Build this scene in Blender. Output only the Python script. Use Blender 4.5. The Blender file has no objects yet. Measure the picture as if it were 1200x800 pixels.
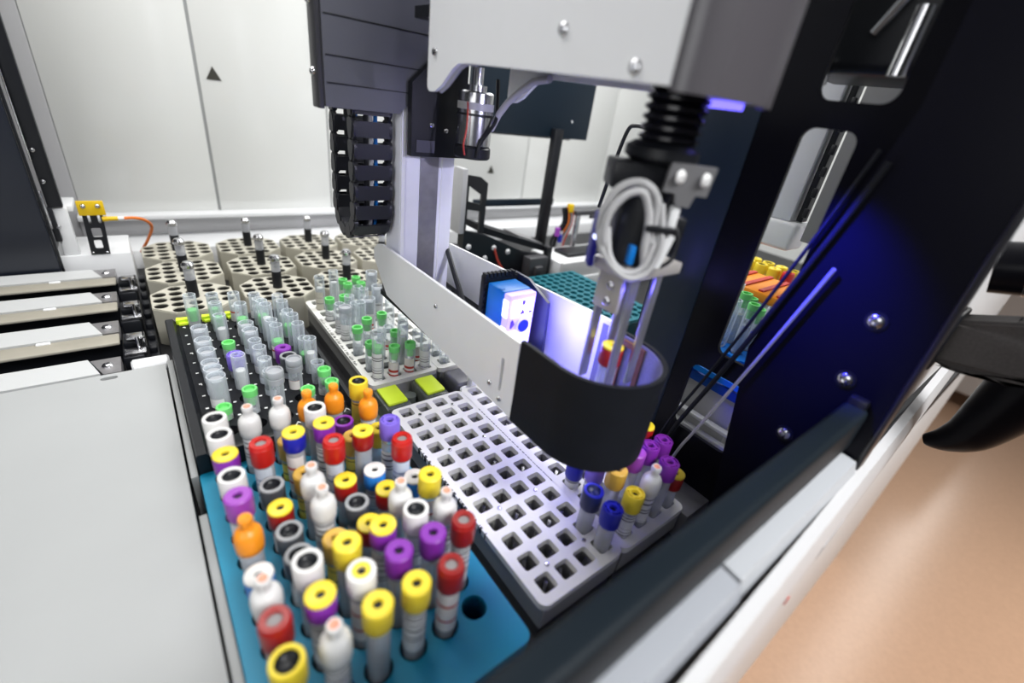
import bpy, bmesh, math, random
from mathutils import Vector, Matrix
from mathutils.geometry import tessellate_polygon
random.seed(7)
PI = math.pi
S = 0.001            # the scene is written in millimetres
ZB = 950.0           # rack tops stand 950 mm above the floor
COL = bpy.context.scene.collection
sc = bpy.context.scene

# ------------------------------------------------------------------ materials
MATS = {}
def mat(name, col, rough=0.5, metal=0.0, noise=0.0, nscale=60.0, coat=0.0, emit=None, estr=0.0, bump=0.0, spec=0.5, bscale=400.0):
    if name in MATS: return MATS[name]
    m = bpy.data.materials.new(name); m.use_nodes = True
    nt = m.node_tree; b = nt.nodes['Principled BSDF']
    b.inputs['Base Color'].default_value = (*col, 1)
    b.inputs['Roughness'].default_value = rough
    b.inputs['Metallic'].default_value = metal
    b.inputs['Coat Weight'].default_value = coat
    b.inputs['Specular IOR Level'].default_value = spec
    tc = nt.nodes.new('ShaderNodeTexCoord')
    if noise > 0:
        n = nt.nodes.new('ShaderNodeTexNoise'); n.inputs['Scale'].default_value = nscale; n.inputs['Detail'].default_value = 4
        nt.links.new(tc.outputs['Object'], n.inputs['Vector'])
        mx = nt.nodes.new('ShaderNodeMix'); mx.data_type = 'RGBA'
        mx.inputs[6].default_value = (*[max(0, c * (1 - noise)) for c in col], 1)
        mx.inputs[7].default_value = (*[min(1, c * (1 + noise)) for c in col], 1)
        nt.links.new(n.outputs['Fac'], mx.inputs[0]); nt.links.new(mx.outputs[2], b.inputs['Base Color'])
    if bump > 0:
        n2 = nt.nodes.new('ShaderNodeTexNoise'); n2.inputs['Scale'].default_value = bscale
        nt.links.new(tc.outputs['Object'], n2.inputs['Vector'])
        bp = nt.nodes.new('ShaderNodeBump'); bp.inputs['Strength'].default_value = bump; bp.inputs['Distance'].default_value = 0.001
        nt.links.new(n2.outputs['Fac'], bp.inputs['Height']); nt.links.new(bp.outputs['Normal'], b.inputs['Normal'])
    if emit:
        b.inputs['Emission Color'].default_value = (*emit, 1); b.inputs['Emission Strength'].default_value = estr
    MATS[name] = m
    return m

def clear_mat(name, tint, body=0.12, edge=0.55, diff=(0.8, 0.85, 0.9)):
    """thin clear plastic: mostly see-through, milky and shiny towards its rims"""
    if name in MATS: return MATS[name]
    m = bpy.data.materials.new(name); m.use_nodes = True
    nt = m.node_tree; nt.nodes.clear()
    out = nt.nodes.new('ShaderNodeOutputMaterial')
    tr = nt.nodes.new('ShaderNodeBsdfTransparent'); tr.inputs[0].default_value = (*tint, 1)
    di = nt.nodes.new('ShaderNodeBsdfPrincipled'); di.inputs['Base Color'].default_value = (*diff, 1); di.inputs['Roughness'].default_value = 0.15
    lw = nt.nodes.new('ShaderNodeLayerWeight'); lw.inputs['Blend'].default_value = 0.35
    mr = nt.nodes.new('ShaderNodeMapRange'); mr.inputs['To Min'].default_value = body; mr.inputs['To Max'].default_value = edge
    nt.links.new(lw.outputs['Facing'], mr.inputs['Value'])
    mx = nt.nodes.new('ShaderNodeMixShader')
    nt.links.new(mr.outputs[0], mx.inputs[0]); nt.links.new(tr.outputs[0], mx.inputs[1]); nt.links.new(di.outputs[0], mx.inputs[2])
    nt.links.new(mx.outputs[0], out.inputs['Surface'])
    MATS[name] = m
    return m

def label_mat(name, paper, ink, scale=900.0, thr=0.5):
    """paper label with fine printed bars across it"""
    if name in MATS: return MATS[name]
    m = mat(name, paper, 0.6)
    nt = m.node_tree; b = nt.nodes['Principled BSDF']
    tc = nt.nodes.new('ShaderNodeTexCoord'); sp = nt.nodes.new('ShaderNodeSeparateXYZ'); nt.links.new(tc.outputs['Object'], sp.inputs[0])
    cb = nt.nodes.new('ShaderNodeCombineXYZ'); nt.links.new(sp.outputs['Z'], cb.inputs['Z'])
    n = nt.nodes.new('ShaderNodeTexNoise'); n.inputs['Scale'].default_value = scale; n.inputs['Detail'].default_value = 1
    nt.links.new(cb.outputs[0], n.inputs['Vector'])
    cr = nt.nodes.new('ShaderNodeValToRGB'); cr.color_ramp.interpolation = 'CONSTANT'
    cr.color_ramp.elements[0].color = (*ink, 1); cr.color_ramp.elements[1].color = (*paper, 1); cr.color_ramp.elements[1].position = thr
    nt.links.new(n.outputs['Fac'], cr.inputs[0]); nt.links.new(cr.outputs[0], b.inputs['Base Color'])
    return m

white = mat('white_plastic', (0.74, 0.75, 0.76), 0.4, noise=0.02)
whitemetal = mat('white_coated_metal', (0.90, 0.91, 0.93), 0.32, noise=0.02)
covermetal = mat('cover_plate_white', (0.37, 0.38, 0.38), 0.5, noise=0.03, nscale=20)
wallpanel = mat('glossy_white_panel', (0.68, 0.69, 0.67), 0.14, coat=0.2)
greyline = mat('grey_seam', (0.30, 0.31, 0.31), 0.5)
greyside = mat('grey_side_panel', (0.42, 0.42, 0.43), 0.4)
black = mat('black_plastic', (0.008, 0.009, 0.012), 0.4, noise=0.3, spec=0.35)
blackmatte = mat('black_matte', (0.006, 0.007, 0.010), 0.6, noise=0.3, bump=0.15, spec=0.22)
blackgloss = mat('black_glossy_panel', (0.003, 0.003, 0.005), 0.3, spec=0.10)
darkfloor = mat('dark_machine_bed', (0.012, 0.012, 0.014), 0.45, noise=0.4)
navy = mat('dark_teal_panel', (0.009, 0.018, 0.030), 0.4, noise=0.05, spec=0.25)
charcoal = mat('charcoal_shell', (0.105, 0.108, 0.13), 0.5, noise=0.08, nscale=15, bump=0.08)
noseshell = mat('nose_shell_satin', (0.085, 0.08, 0.09), 0.33, bump=0.05)
beige = mat('beige_bucket', (0.50, 0.48, 0.40), 0.5, noise=0.03)
beam = mat('beige_beam', (0.30, 0.28, 0.23), 0.55, noise=0.2, nscale=40)
rackwhite = mat('off_white_rack', (0.74, 0.735, 0.70), 0.5, noise=0.03)
rackblue = mat('blue_rack_plastic', (0.0, 0.27, 0.45), 0.5, noise=0.1, nscale=30)
rackteal = mat('teal_rack_plastic', (0.0, 0.13, 0.17), 0.45, noise=0.1)
brightblue = mat('bright_blue_rack', (0.0, 0.20, 0.75), 0.45, noise=0.1)
steel = mat('steel', (0.62, 0.62, 0.64), 0.22, metal=1.0)
brushed = mat('brushed_aluminium', (0.40, 0.39, 0.40), 0.42, metal=0.85, noise=0.25, nscale=90)
alu = mat('anodised_aluminium', (0.86, 0.87, 0.96), 0.4, metal=0.0, noise=0.03)
greysteel = mat('grey_steel_deck', (0.20, 0.20, 0.21), 0.45, metal=0.5, noise=0.2)
yellow = mat('yellow_plastic', (0.80, 0.62, 0.03), 0.4, noise=0.05)
sensoryellow = mat('sensor_yellow', (0.72, 0.47, 0.0), 0.4)
lime = mat('lime_label', (0.62, 0.80, 0.03), 0.5, noise=0.04)
orange = mat('orange_plastic', (0.85, 0.28, 0.01), 0.4, noise=0.05)
orangecable = mat('orange_cable', (0.70, 0.16, 0.01), 0.5)
red = mat('red_plastic', (0.50, 0.012, 0.008), 0.35, noise=0.05)
darkred = mat('dark_red_plastic', (0.30, 0.008, 0.006), 0.35, noise=0.05)
purple = mat('purple_plastic', (0.20, 0.02, 0.34), 0.4, noise=0.05)
darkpurple = mat('dark_purple_plastic', (0.09, 0.012, 0.13), 0.4, noise=0.05)
violet = mat('violet_plastic', (0.20, 0.13, 0.62), 0.4, noise=0.05)
magenta = mat('magenta_plastic', (0.30, 0.05, 0.42), 0.45, noise=0.05)
royal = mat('royal_blue_plastic', (0.01, 0.015, 0.35), 0.35, noise=0.05)
skyblue = mat('light_blue_plastic', (0.02, 0.20, 0.62), 0.4, noise=0.05)
navycap = mat('navy_cap', (0.010, 0.016, 0.09), 0.4)
capwhite = mat('white_cap', (0.74, 0.73, 0.71), 0.45, noise=0.03)
capgrey = mat('grey_cap', (0.055, 0.06, 0.07), 0.4, noise=0.05)
capgreyrim = mat('grey_cap_rim', (0.28, 0.29, 0.30), 0.45)
gold = mat('golden_yellow_plastic', (0.70, 0.42, 0.06), 0.4, noise=0.05)
rubber = mat('black_rubber', (0.006, 0.007, 0.010), 0.38, spec=0.3)
greyrubber = mat('grey_rubber', (0.22, 0.21, 0.21), 0.5)
holedark = mat('dark_hole', (0.01, 0.01, 0.01), 0.8)
salmon = mat('salmon_tip', (0.72, 0.30, 0.20), 0.5)
milky = mat('milky_plastic', (0.68, 0.68, 0.67), 0.4, noise=0.03)
green = mat('green_stopper', (0.16, 0.62, 0.17), 0.45, noise=0.06)
serum = mat('grey_gel', (0.50, 0.50, 0.52), 0.4)
blood = mat('dark_blood', (0.05, 0.006, 0.005), 0.3)
whitecable = mat('white_cable', (0.44, 0.44, 0.45), 0.5)
greycable = mat('grey_cable', (0.28, 0.28, 0.30), 0.5)
redwire = mat('red_wire', (0.5, 0.05, 0.03), 0.5)
bluebody = mat('sensor_blue', (0.0, 0.16, 0.55), 0.4)
glowface = mat('lit_sensor_window', (0.8, 0.85, 1.0), 0.3, emit=(0.62, 0.66, 1.0), estr=2.6)
bluelens = mat('blue_lens', (0.0, 0.01, 0.2), 0.15, emit=(0.0, 0.03, 0.6), estr=0.4)
blueled = mat('blue_led', (0.1, 0.1, 0.8), 0.3, emit=(0.16, 0.13, 1.0), estr=2.5)
ink = mat('black_ink', (0.02, 0.02, 0.02), 0.6)
copper = mat('copper_frame', (0.22, 0.09, 0.05), 0.4)
brownrough = mat('rough_brown_black', (0.038, 0.033, 0.032), 0.65, noise=0.5, nscale=500, bump=0.3)
tan = mat('tan_floor', (0.52, 0.33, 0.22), 0.20, noise=0.10, nscale=90)
printwhite = mat('white_print', (0.8, 0.8, 0.8), 0.6)
frost = clear_mat('frosted_tube', (0.82, 0.84, 0.86), 0.42, 0.75, (0.62, 0.63, 0.66))
glass = clear_mat('clear_tube', (0.93, 0.95, 0.96), 0.15, 0.80)
smoke = clear_mat('smoky_cover', (0.62, 0.66, 0.60), 0.35, 0.6, (0.22, 0.24, 0.22))
paper = label_mat('paper_label', (0.72, 0.72, 0.72), (0.10, 0.10, 0.11), 420, 0.46)
papergrey = label_mat('blue_banded_label', (0.62, 0.66, 0.74), (0.04, 0.09, 0.30), 260, 0.44)
paperyellow = label_mat('yellow_label', (0.80, 0.62, 0.08), (0.03, 0.03, 0.03), 300, 0.42)
paperred = label_mat('red_banded_label', (0.74, 0.70, 0.68), (0.45, 0.03, 0.02), 200, 0.44)
papercream = label_mat('cream_label', (0.70, 0.66, 0.56), (0.15, 0.12, 0.10), 350, 0.40)

# ------------------------------------------------------------------ mesh builder (coordinates in mm)
class B:
    def __init__(s): s.bm = bmesh.new()
    def _f(s, vs):
        try: return s.bm.faces.new(vs)
        except ValueError: return None
    def box(s, x0, x1, y0, y1, z0, z1, bev=0, seg=2):
        t = bmesh.new(); bmesh.ops.create_cube(t, size=1)
        for v in t.verts:
            v.co = Vector(((x0 + x1) / 2 + v.co.x * (x1 - x0), (y0 + y1) / 2 + v.co.y * (y1 - y0), (z0 + z1) / 2 + v.co.z * (z1 - z0)))
        if bev > 0: bmesh.ops.bevel(t, geom=list(t.edges), offset=bev, segments=seg, affect='EDGES', profile=0.5)
        return s.add(t)
    def add(s, t, M=None):
        if M is not None: bmesh.ops.transform(t, matrix=M, verts=t.verts)
        me = bpy.data.meshes.new('tmp'); t.to_mesh(me); t.free(); s.bm.from_mesh(me); bpy.data.meshes.remove(me)
        return s
    def lathe(s, prof, seg=24, c=(0, 0, 0), M=None, close=False, a0=0.0, a1=2 * PI):
        full = abs(a1 - a0 - 2 * PI) < 1e-6
        n = seg if full else seg + 1
        rings = []
        for r, z in prof:
            if r < 1e-6 and full:
                rings.append([s.bm.verts.new((c[0], c[1], c[2] + z))] * n)
            else:
                rings.append([s.bm.verts.new((c[0] + r * math.cos(a0 + (a1 - a0) * i / seg), c[1] + r * math.sin(a0 + (a1 - a0) * i / seg), c[2] + z)) for i in range(n)])
        new = set()
        for a, b in zip(rings[:-1], rings[1:]):
            for i in range(seg):
                j = (i + 1) % n
                vs = []
                for v in (a[i], a[j], b[j], b[i]):
                    if v not in vs: vs.append(v)
                if len(vs) > 2: s._f(vs)
        if M is not None:
            vs = {v for r in rings for v in r}
            bmesh.ops.transform(s.bm, matrix=M, verts=list(vs))
        return s
    def cyl(s, c, r, h, axis='z', seg=24, r2=None, bev=0):
        r2 = r if r2 is None else r2
        prof = [(0, 0), (r, 0), (r2, h), (0, h)] if bev <= 0 else [(0, 0), (r - bev, 0), (r, bev), (r2, h - bev), (r2 - bev, h), (0, h)]
        t = B(); t.lathe(prof, seg)
        R = {'z': Matrix(), 'x': Matrix.Rotation(PI / 2, 4, 'Y'), 'y': Matrix.Rotation(-PI / 2, 4, 'X')}[axis]
        return s.add(t.bm, Matrix.Translation(Vector(c)) @ R)
    def prism(s, poly, a0, a1, axis='z', holes=()):
        """polygon (with holes) spanned across the two other axes, thick from a0 to a1 along axis"""
        def P(p, a): return {'z': (p[0], p[1], a), 'x': (a, p[0], p[1]), 'y': (p[0], a, p[1])}[axis]
        loops = [list(poly)] + [list(h) for h in holes]
        tris = tessellate_polygon([[Vector((p[0], p[1], 0)) for p in l] for l in loops])
        flat = [p for l in loops for p in l]
        va = [s.bm.verts.new(P(p, a0)) for p in flat]; vb = [s.bm.verts.new(P(p, a1)) for p in flat]
        for t in tris:
            s._f([va[i] for i in t]); s._f([vb[i] for i in reversed(t)])
        k = 0
        for l in loops:
            n = len(l)
            for i in range(n):
                j = (i + 1) % n
                s._f([va[k + i], va[k + j], vb[k + j], vb[k + i]])
            k += n
        return s
    def tube(s, pts, r, seg=10, caps=True):
        pts = [Vector(p) for p in pts]
        n = len(pts); up = None; rings = []
        for i, p in enumerate(pts):
            d = (pts[min(i + 1, n - 1)] - pts[max(i - 1, 0)]).normalized()
            if up is None:
                up = d.orthogonal().normalized()
            up = (up - d * up.dot(d)).normalized(); w = d.cross(up)
            rr = r[i] if isinstance(r, (list, tuple)) else r
            rings.append([s.bm.verts.new(p + up * rr * math.cos(2 * PI * k / seg) + w * rr * math.sin(2 * PI * k / seg)) for k in range(seg)])
        for a, b in zip(rings[:-1], rings[1:]):
            for k in range(seg): s._f([a[k], a[(k + 1) % seg], b[(k + 1) % seg], b[k]])
        if caps:
            s._f(rings[0]); s._f(rings[-1])
        return s
    def mesh(s, name, m, base=(0, 0, 0), angle=35, rot=None):
        bmesh.ops.recalc_face_normals(s.bm, faces=s.bm.faces)
        if rot is not None: bmesh.ops.rotate(s.bm, cent=rot[0], matrix=Matrix.Rotation(rot[1], 3, rot[2]), verts=s.bm.verts)
        for v in s.bm.verts: v.co = (v.co - Vector(base)) * S
        me = bpy.data.meshes.new(name); s.bm.to_mesh(me); s.bm.free()
        me.materials.append(m)
        for p in me.polygons: p.use_smooth = True
        me.set_sharp_from_angle(angle=math.radians(angle))
        return me

BASE = {}
def W(p): return Vector((p[0] * S, p[1] * S, (p[2] + ZB) * S))
def tag(o, label=None, cat=None, group=None, kind=None):
    if label: o['label'] = label
    if cat: o['category'] = cat
    if group: o['group'] = group
    if kind: o['kind'] = kind
    return o
def thing(name, label, cat, loc, group=None):
    o = bpy.data.objects.new(name, None); COL.objects.link(o)
    o.location = W(loc); o.empty_display_size = 0.01
    BASE[o.name] = loc
    return tag(o, label, cat, group)
def part(name, b, m, parent, angle=35, label=None, rot=None):
    base = BASE[parent.name]
    o = bpy.data.objects.new(name, b.mesh(name, m, base, angle, rot)); COL.objects.link(o)
    o.parent = parent; BASE[o.name] = base
    if label: o['label'] = label
    return o
def one(name, b, m, label, cat, loc, group=None, angle=35, rot=None):
    o = bpy.data.objects.new(name, b.mesh(name, m, loc, angle, rot)); COL.objects.link(o)
    o.location = W(loc); BASE[o.name] = loc
    return tag(o, label, cat, group)
def struct(name, b, m, loc=(0, 0, 0)):
    o = bpy.data.objects.new(name, b.mesh(name, m, loc)); COL.objects.link(o)
    o.location = W(loc); o['kind'] = 'structure'; BASE[o.name] = loc
    return o
def dup(root, loc, label=None):
    r = root.copy(); COL.objects.link(r); r.location = W(loc); BASE[r.name] = loc
    if label: r['label'] = label
    for ch in list(root.children):
        c = ch.copy(); COL.objects.link(c); c.parent = r
        for g in list(ch.children):
            d = g.copy(); COL.objects.link(d); d.parent = c
    return r
def circle(cx, cy, r, n=20): return [(cx + r * math.cos(2 * PI * i / n), cy + r * math.sin(2 * PI * i / n)) for i in range(n)]
def rrect(x0, x1, y0, y1, r, n=5):
    out = []
    for cx, cy, a in ((x1 - r, y1 - r, 0), (x0 + r, y1 - r, PI / 2), (x0 + r, y0 + r, PI), (x1 - r, y0 + r, 1.5 * PI)):
        for i in range(n + 1):
            t = a + PI / 2 * i / n; out.append((cx + r * math.cos(t), cy + r * math.sin(t)))
    return out
def ord_(i): return ('first', 'second', 'third', 'fourth', 'fifth', 'sixth', 'seventh', 'eighth', 'ninth', 'tenth', 'eleventh', 'twelfth')[i]
def arc(c, r, a0, a1, n): return [(c[0] + r * math.cos(a0 + (a1 - a0) * i / n), c[1] + r * math.sin(a0 + (a1 - a0) * i / n)) for i in range(n + 1)]
def smoothpath(p, n=8):
    p = [Vector(q) for q in p]; out = []
    for i in range(len(p) - 1):
        p0 = p[max(i - 1, 0)]; p1 = p[i]; p2 = p[i + 1]; p3 = p[min(i + 2, len(p) - 1)]
        for k in range(n):
            t = k / n
            out.append(0.5 * ((2 * p1) + (p2 - p0) * t + (2 * p0 - 5 * p1 + 4 * p2 - p3) * t * t + (3 * p1 - p0 - 3 * p2 + p3) * t ** 3))
    out.append(p[-1]); return out
def screw_mesh(c, r, h, axis): # button-head screw with a hex socket
    b = B(); t = B()
    t.lathe([(r, 0), (r, h * 0.35), (r * 0.75, h * 0.85), (r * 0.45, h)], 20)
    hx = [(r * 0.45, h)] ; t.lathe([(r * 0.45, h), (r * 0.42, h * 0.3), (0, h * 0.3)], 6)
    R = {'-x': Matrix.Rotation(-PI / 2, 4, 'Y'), '-y': Matrix.Rotation(PI / 2, 4, 'X'), 'z': Matrix()}[axis]
    b.add(t.bm, Matrix.Translation(Vector(c)) @ R)
    return b

# ------------------------------------------------------------------ setting: floor, walls, machine bed
b = B(); b.box(-3000, 6000, -4500, 4000, -970, -950); struct('floor', b, tan)
WY = 740
b = B()
for x0, x1 in ((-264, -56.5), (-51.5, 168.5), (171.5, 453.5), (457.5, 735), (739, 1075), (1078, 1500)):
    b.box(x0, x1, WY, WY + 12, -80, 1100, 1)
wb = struct('wall_back', b, wallpanel, (0, WY, -80))
b = B(); b.box(-266, 1500, WY + 3, WY + 16, -80, 1100); part('seam_backing', b, greyline, wb)
b = B(); b.box(-345, -265, WY - 2, WY + 12, -80, 1100, 1); struct('wall_return', b, greyside, (-305, WY, -80))
b = B(); b.box(-270, 1500, 709, 739.8, 22, 30, 1.5); struct('trim_1', b, white, (0, 726, 22))
b = B(); b.box(-270, 1500, 733, 739.5, -12, 22); struct('trim_2', b, greyside, (0, 737, -12))  # grey colour stands in for the shadow below the ledge
b = B(); b.box(-270, 1500, 640, 739, -80, -12.5, 2); struct('trim_3', b, white, (0, 690, -80))
b = B(); b.box(-292, -206, 542, 639, -80, 17, 2); struct('trim_4', b, white, (-248, 590, -80))
for i, (x, z, s) in enumerate(((-29, 274, 12), (612, 124, 11), (935, 378, 11))):
    b = B(); b.prism([(x - s, z - s * .8), (x + s, z - s * .8), (x, z + s)], WY - 1.2, WY - 0.1, 'y')
    one('warning_sign', b, mat('dark_sign', (0.03, 0.028, 0.02), 0.5),
        ('small dark triangle sign on white wall panel above the beige buckets', 'small dark triangle sign on white wall behind the black frame window', 'small dark triangle sign on white wall beside hanging dark teal panel')[i], 'sign', (x, WY - 1, z), 'warning triangles')
# machine bed
b = B(); b.box(-640, 205, -298, 642, -80, -45); b.box(205, 1500, -298, 642, -80, -45); struct('floor_machine_bed', b, darkfloor, (0, 0, -80))

b = B(); b.box(-640, 1500, -318, 752, -950, -81); struct('wall_machine_base', b, white, (0, 0, -950))
# white cover plate and its strips
t = thing('cover_plate', 'large flat white cover plate beside the blue and black tube racks', 'cover', (-360, -50, -45))
b = B(); b.prism([(-560, -297), (-191.6, -297), (-191.6, 198), (-560, 198)], -6, 0, 'z', [rrect(-246, -232, 186.5, 192.5, 2.9)]); part('plate', b, covermetal, t)
b = B(); b.prism(rrect(-247, -231, 185.8, 193.2, 3.4), -7.5, -6); part('slot', b, holedark, t)
b = B(); b.box(-560, -192, -296, 196, -45, -7.6); part('skirt', b, black, t)
for y0, y1, w in ((2, 206, 'black tube tray'), (-297, -42, 'blue tube rack')):
    b = B(); b.box(-189.8, -184.6, y0, y1, -44, -0.5, 0.6)
    one('edge_strip', b, covermetal, 'narrow white edge strip along the ' + w, 'trim strip', (-187, (y0 + y1) / 2, -45), 'white edge strips')

# ------------------------------------------------------------------ transport lanes by the black door
LANES = (('white topped transport lane beside the white cover plate', 200), ('white topped transport lane, second from the white cover plate', 296.5),
         ('white topped transport lane, third from the white cover plate', 394), ('white topped transport lane at the foot of the black door', 488))
for i, (lab, y) in enumerate(LANES):
    t = thing('transport_lane', lab, 'conveyor', (-400, y + 18, -45), 'parallel transport lanes')
    if i == 0: b = B(); b.prism([(-640, y + 1.5), (-246, y + 1.5), (-256, y + 36), (-640, y + 38)], -4, 0.5); part('top_strip', b, mat('lane_white', (.52, .53, .53), .4), t)
    else: b = B(); b.prism([(-640, y), (-244, y), (-256, y + (37 if i < 3 else 35)), (-640, y + (37 if i < 3 else 35))], -4, 0.5); part('top_strip', b, mat('lane_white', (.52, .53, .53), .4), t)
    b = B(); b.box(-640, -229, y + 3, y + 34, -40, -12); part('rail_body', b, black, t)
    b = B(); b.prism([(-243.5, y + 1.5), (-229, y + 1.5), (-229, y + 35), (-254.5, y + 35)], -12, -1); tab = part('end_tab', b, brushed, t)
    b = screw_mesh((-240, y + 18, -1), 5, 3, 'z'); part('screw', b, steel, tab)
    if i > 0:
        b = B(); b.box(-640, -229, y - 27, y - 1, -4.5, -1, 1.5); bm_ = part('beam', b, beam, t)
        b = B(); b.box(-300, -288, y - 6, y - 1.2, -3, 0.6, 1); part('clip', b, white, t)
    b = B(); b.box(-640, -240, y + 44 - (30 if i == 3 else 0), y + 60 - (30 if i == 3 else 0), -40 - (3 if i == 3 else 0), -14 - (2 if i == 3 else 0), 4); part('belt', b, mat('blue_black_belt', (0.005, 0.015, 0.09), 0.3), t)
    # end block
    if i == 3: continue
    b = B(); b.box(-228, -208, y + 38, y + 88, -44, -6, 2); b.box(-226, -209, y + 62, y + 86, -6, 2, 2); part('drive_block', b, black, t)
    b = B(); b.box(-222, -205, y + 60, y + 74, 4, 7, .8); b.box(-208, -205, y + 60, y + 74, -12, 7, .8); b.box(-226, -206, y + 40, y + 52, -6, -2, .8); b.cyl((-212, y + 52, -4), 2, 16, 'z', 12); part('chrome_clip', b, steel, t)
b = B(); b.cyl((-221, 216, -8), 9, 34, 'x', 20, bev=2)
one('roller', b, white, 'short white roller between cover plate and black tray', 'roller', (-204, 216, -17))
b = B(); b.box(-205.5, -195.5, 230, 540, -45, -22, 2)
for k in range(9): b.box(-204.5, -196.5, 235 + k * 34, 250 + k * 34, -22, -14, 2)
one('bearing_rail', b, black, 'black bearing rail between transport lanes and beige buckets', 'rail', (-200, 380, -45))

# ------------------------------------------------------------------ black door with chrome rail, white post, sensor bracket
t = thing('machine_door', 'black side door with chrome rail standing behind the transport lanes', 'door', (-330, 538, -45))
b = B(); b.box(-620, -289, 528, 540, -44.5, 620, 2); part('panel', b, mat('black_door', (0.010, 0.013, 0.022), 0.35), t)
b = B(); b.box(-288.5, -285.5, 531, 536, -4, 620, .8); part('edge', b, black, t)
b = B(); b.box(-285, -282.5, 533, 537, 60, 112, .5); b.box(-283, -281, 536, 538, 150, 620, .5); part('chrome_rail', b, steel, t)
b = B(); b.box(-282, -266, 540, 552, 88, 620, 1); b.box(-285, -278, 538, 546, 40, 88, 1); part('post', b, black, t)
for z in (62, 124, 164):
    b = screw_mesh((-277, 538, z), 3.2, 4, '-y'); part('screw', b, steel, t)
t = thing('corner_frame', 'white upright corner frame beside the yellow sensor bracket', 'frame', (-270, 552, 17))
b = B(); b.box(-282, -264, 545, 556, 17, 86, 1.5); part('post', b, white, t)
b = B(); b.box(-282, -258, 556, 612, 78, 86, 1); part('top_bar', b, white, t)
t = thing('sensor_bracket', 'black slotted bracket with yellow plate and orange cable plug', 'sensor', (-240, 540, 17))
b = B(); b.prism([(-252, 17), (-230, 17), (-226, 80), (-249, 80)], 541, 544, 'y', [rrect(-245, -236, 26, 39, 2), rrect(-244, -233, 43, 57, 2), rrect(-244, -241, 64, 77, 1), rrect(-233, -230, 64, 77, 1)])
part('slotted_plate', b, black, t)
b = B(); b.box(-252, -222, 538, 541, 76, 97, 1); yp = part('yellow_plate', b, sensoryellow, t)
for x in (-245, -229): part('screw', screw_mesh((x, 538, 90), 3.4, 3, '-y'), steel, yp)
for x in (-249, -233): part('foot_screw', screw_mesh((x, 541, 20), 2, 2, '-y'), steel, t)
b = B(); b.cyl((-222, 542, 70), 3.2, 12, 'x', 14); b.cyl((-228, 542, 70), 4, 6, 'x', 14); pg = part('plug', b, sensoryellow, t)
b = B(); b.cyl((-210, 542, 70), 2.8, 7, 'x', 14); part('white_sleeve', b, white, pg)
b = B(); b.tube(smoothpath([(-204, 542, 70), (-190, 546, 69), (-178, 556, 62), (-172, 576, 46), (-180, 600, 20), (-194, 626, -10)]), 2.2, 10)
one('sensor_cable', b, orangecable, 'orange cable curving from yellow sensor bracket down to the buckets', 'cable', (-190, 580, -12))

# ------------------------------------------------------------------ beige octagonal buckets with handles
def make_bucket(loc, label):
    t = thing('tube_bucket', label, 'tube holder', loc, 'beige tube buckets')
    x, y, z = loc
    oct_ = [(-48, -23.5), (-24.5, -47), (24.5, -47), (48, -23.5), (48, 23.5), (24.5, 47), (-24.5, 47), (-48, 23.5)]
    cs = []
    for cx, ys in ((-38, (-19, 0, 19)), (-19.6, (-37, -18.5, 0, 18.5, 37)), (0, (-37, -19.6, 19.6, 37)), (19.6, (-37, -18.5, 0, 18.5, 37)), (38, (-19, 0, 19))):
        for cy in ys: cs.append((x + cx, y + cy))
    b = B(); b.prism([(x + p[0] * .985, y + p[1] * .985) for p in oct_], z + 49, z + 52, 'z', [circle(cx, cy, 8.0, 20) for cx, cy in cs])
    b2 = [(x + p[0], y + p[1]) for p in oct_]
    b.prism(b2, z, z + 50.4, 'z', [[(x + p[0] * .95, y + p[1] * .95) for p in oct_]])
    part('bucket', b, beige, t)
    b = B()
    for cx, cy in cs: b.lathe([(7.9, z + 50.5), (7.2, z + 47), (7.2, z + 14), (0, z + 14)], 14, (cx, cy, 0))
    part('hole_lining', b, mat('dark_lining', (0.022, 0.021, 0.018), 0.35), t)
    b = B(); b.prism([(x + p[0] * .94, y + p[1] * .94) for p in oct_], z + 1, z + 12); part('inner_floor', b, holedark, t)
    b = B(); b.cyl((x, y, z + 12), 6.6, 66, 'z', 18); h = part('handle', b, black, t)
    b = B(); b.cyl((x, y, z + 78), 6.4, 16, 'z', 18); part('grip', b, frost, h)
    b = B(); b.lathe([(0, z + 92), (5.5, z + 92.5), (7.6, z + 95), (7.6, z + 99), (5, z + 102.5), (0, z + 104)], 20, (x, y, 0)); part('knob', b, steel, h)
    return t
proto = None
CW = ('first column from the orange cable', 'second column from the orange cable', 'third column from the orange cable', 'beside the cable chain')
RW = ('front row', 'middle row', 'back row')
for ci, bx in enumerate((-145.5, -39, 66.4, 172)):
    for ri, by in enumerate((357.6, 463, 567)):
        if ci == 3 and ri == 0: continue
        lab = 'beige octagonal tube bucket with black handle, %s, %s' % (RW[ri], CW[ci])
        if proto is None: proto = make_bucket((bx, by, -44), lab)
        else: dup(proto, (bx, by, -44), lab)

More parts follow.
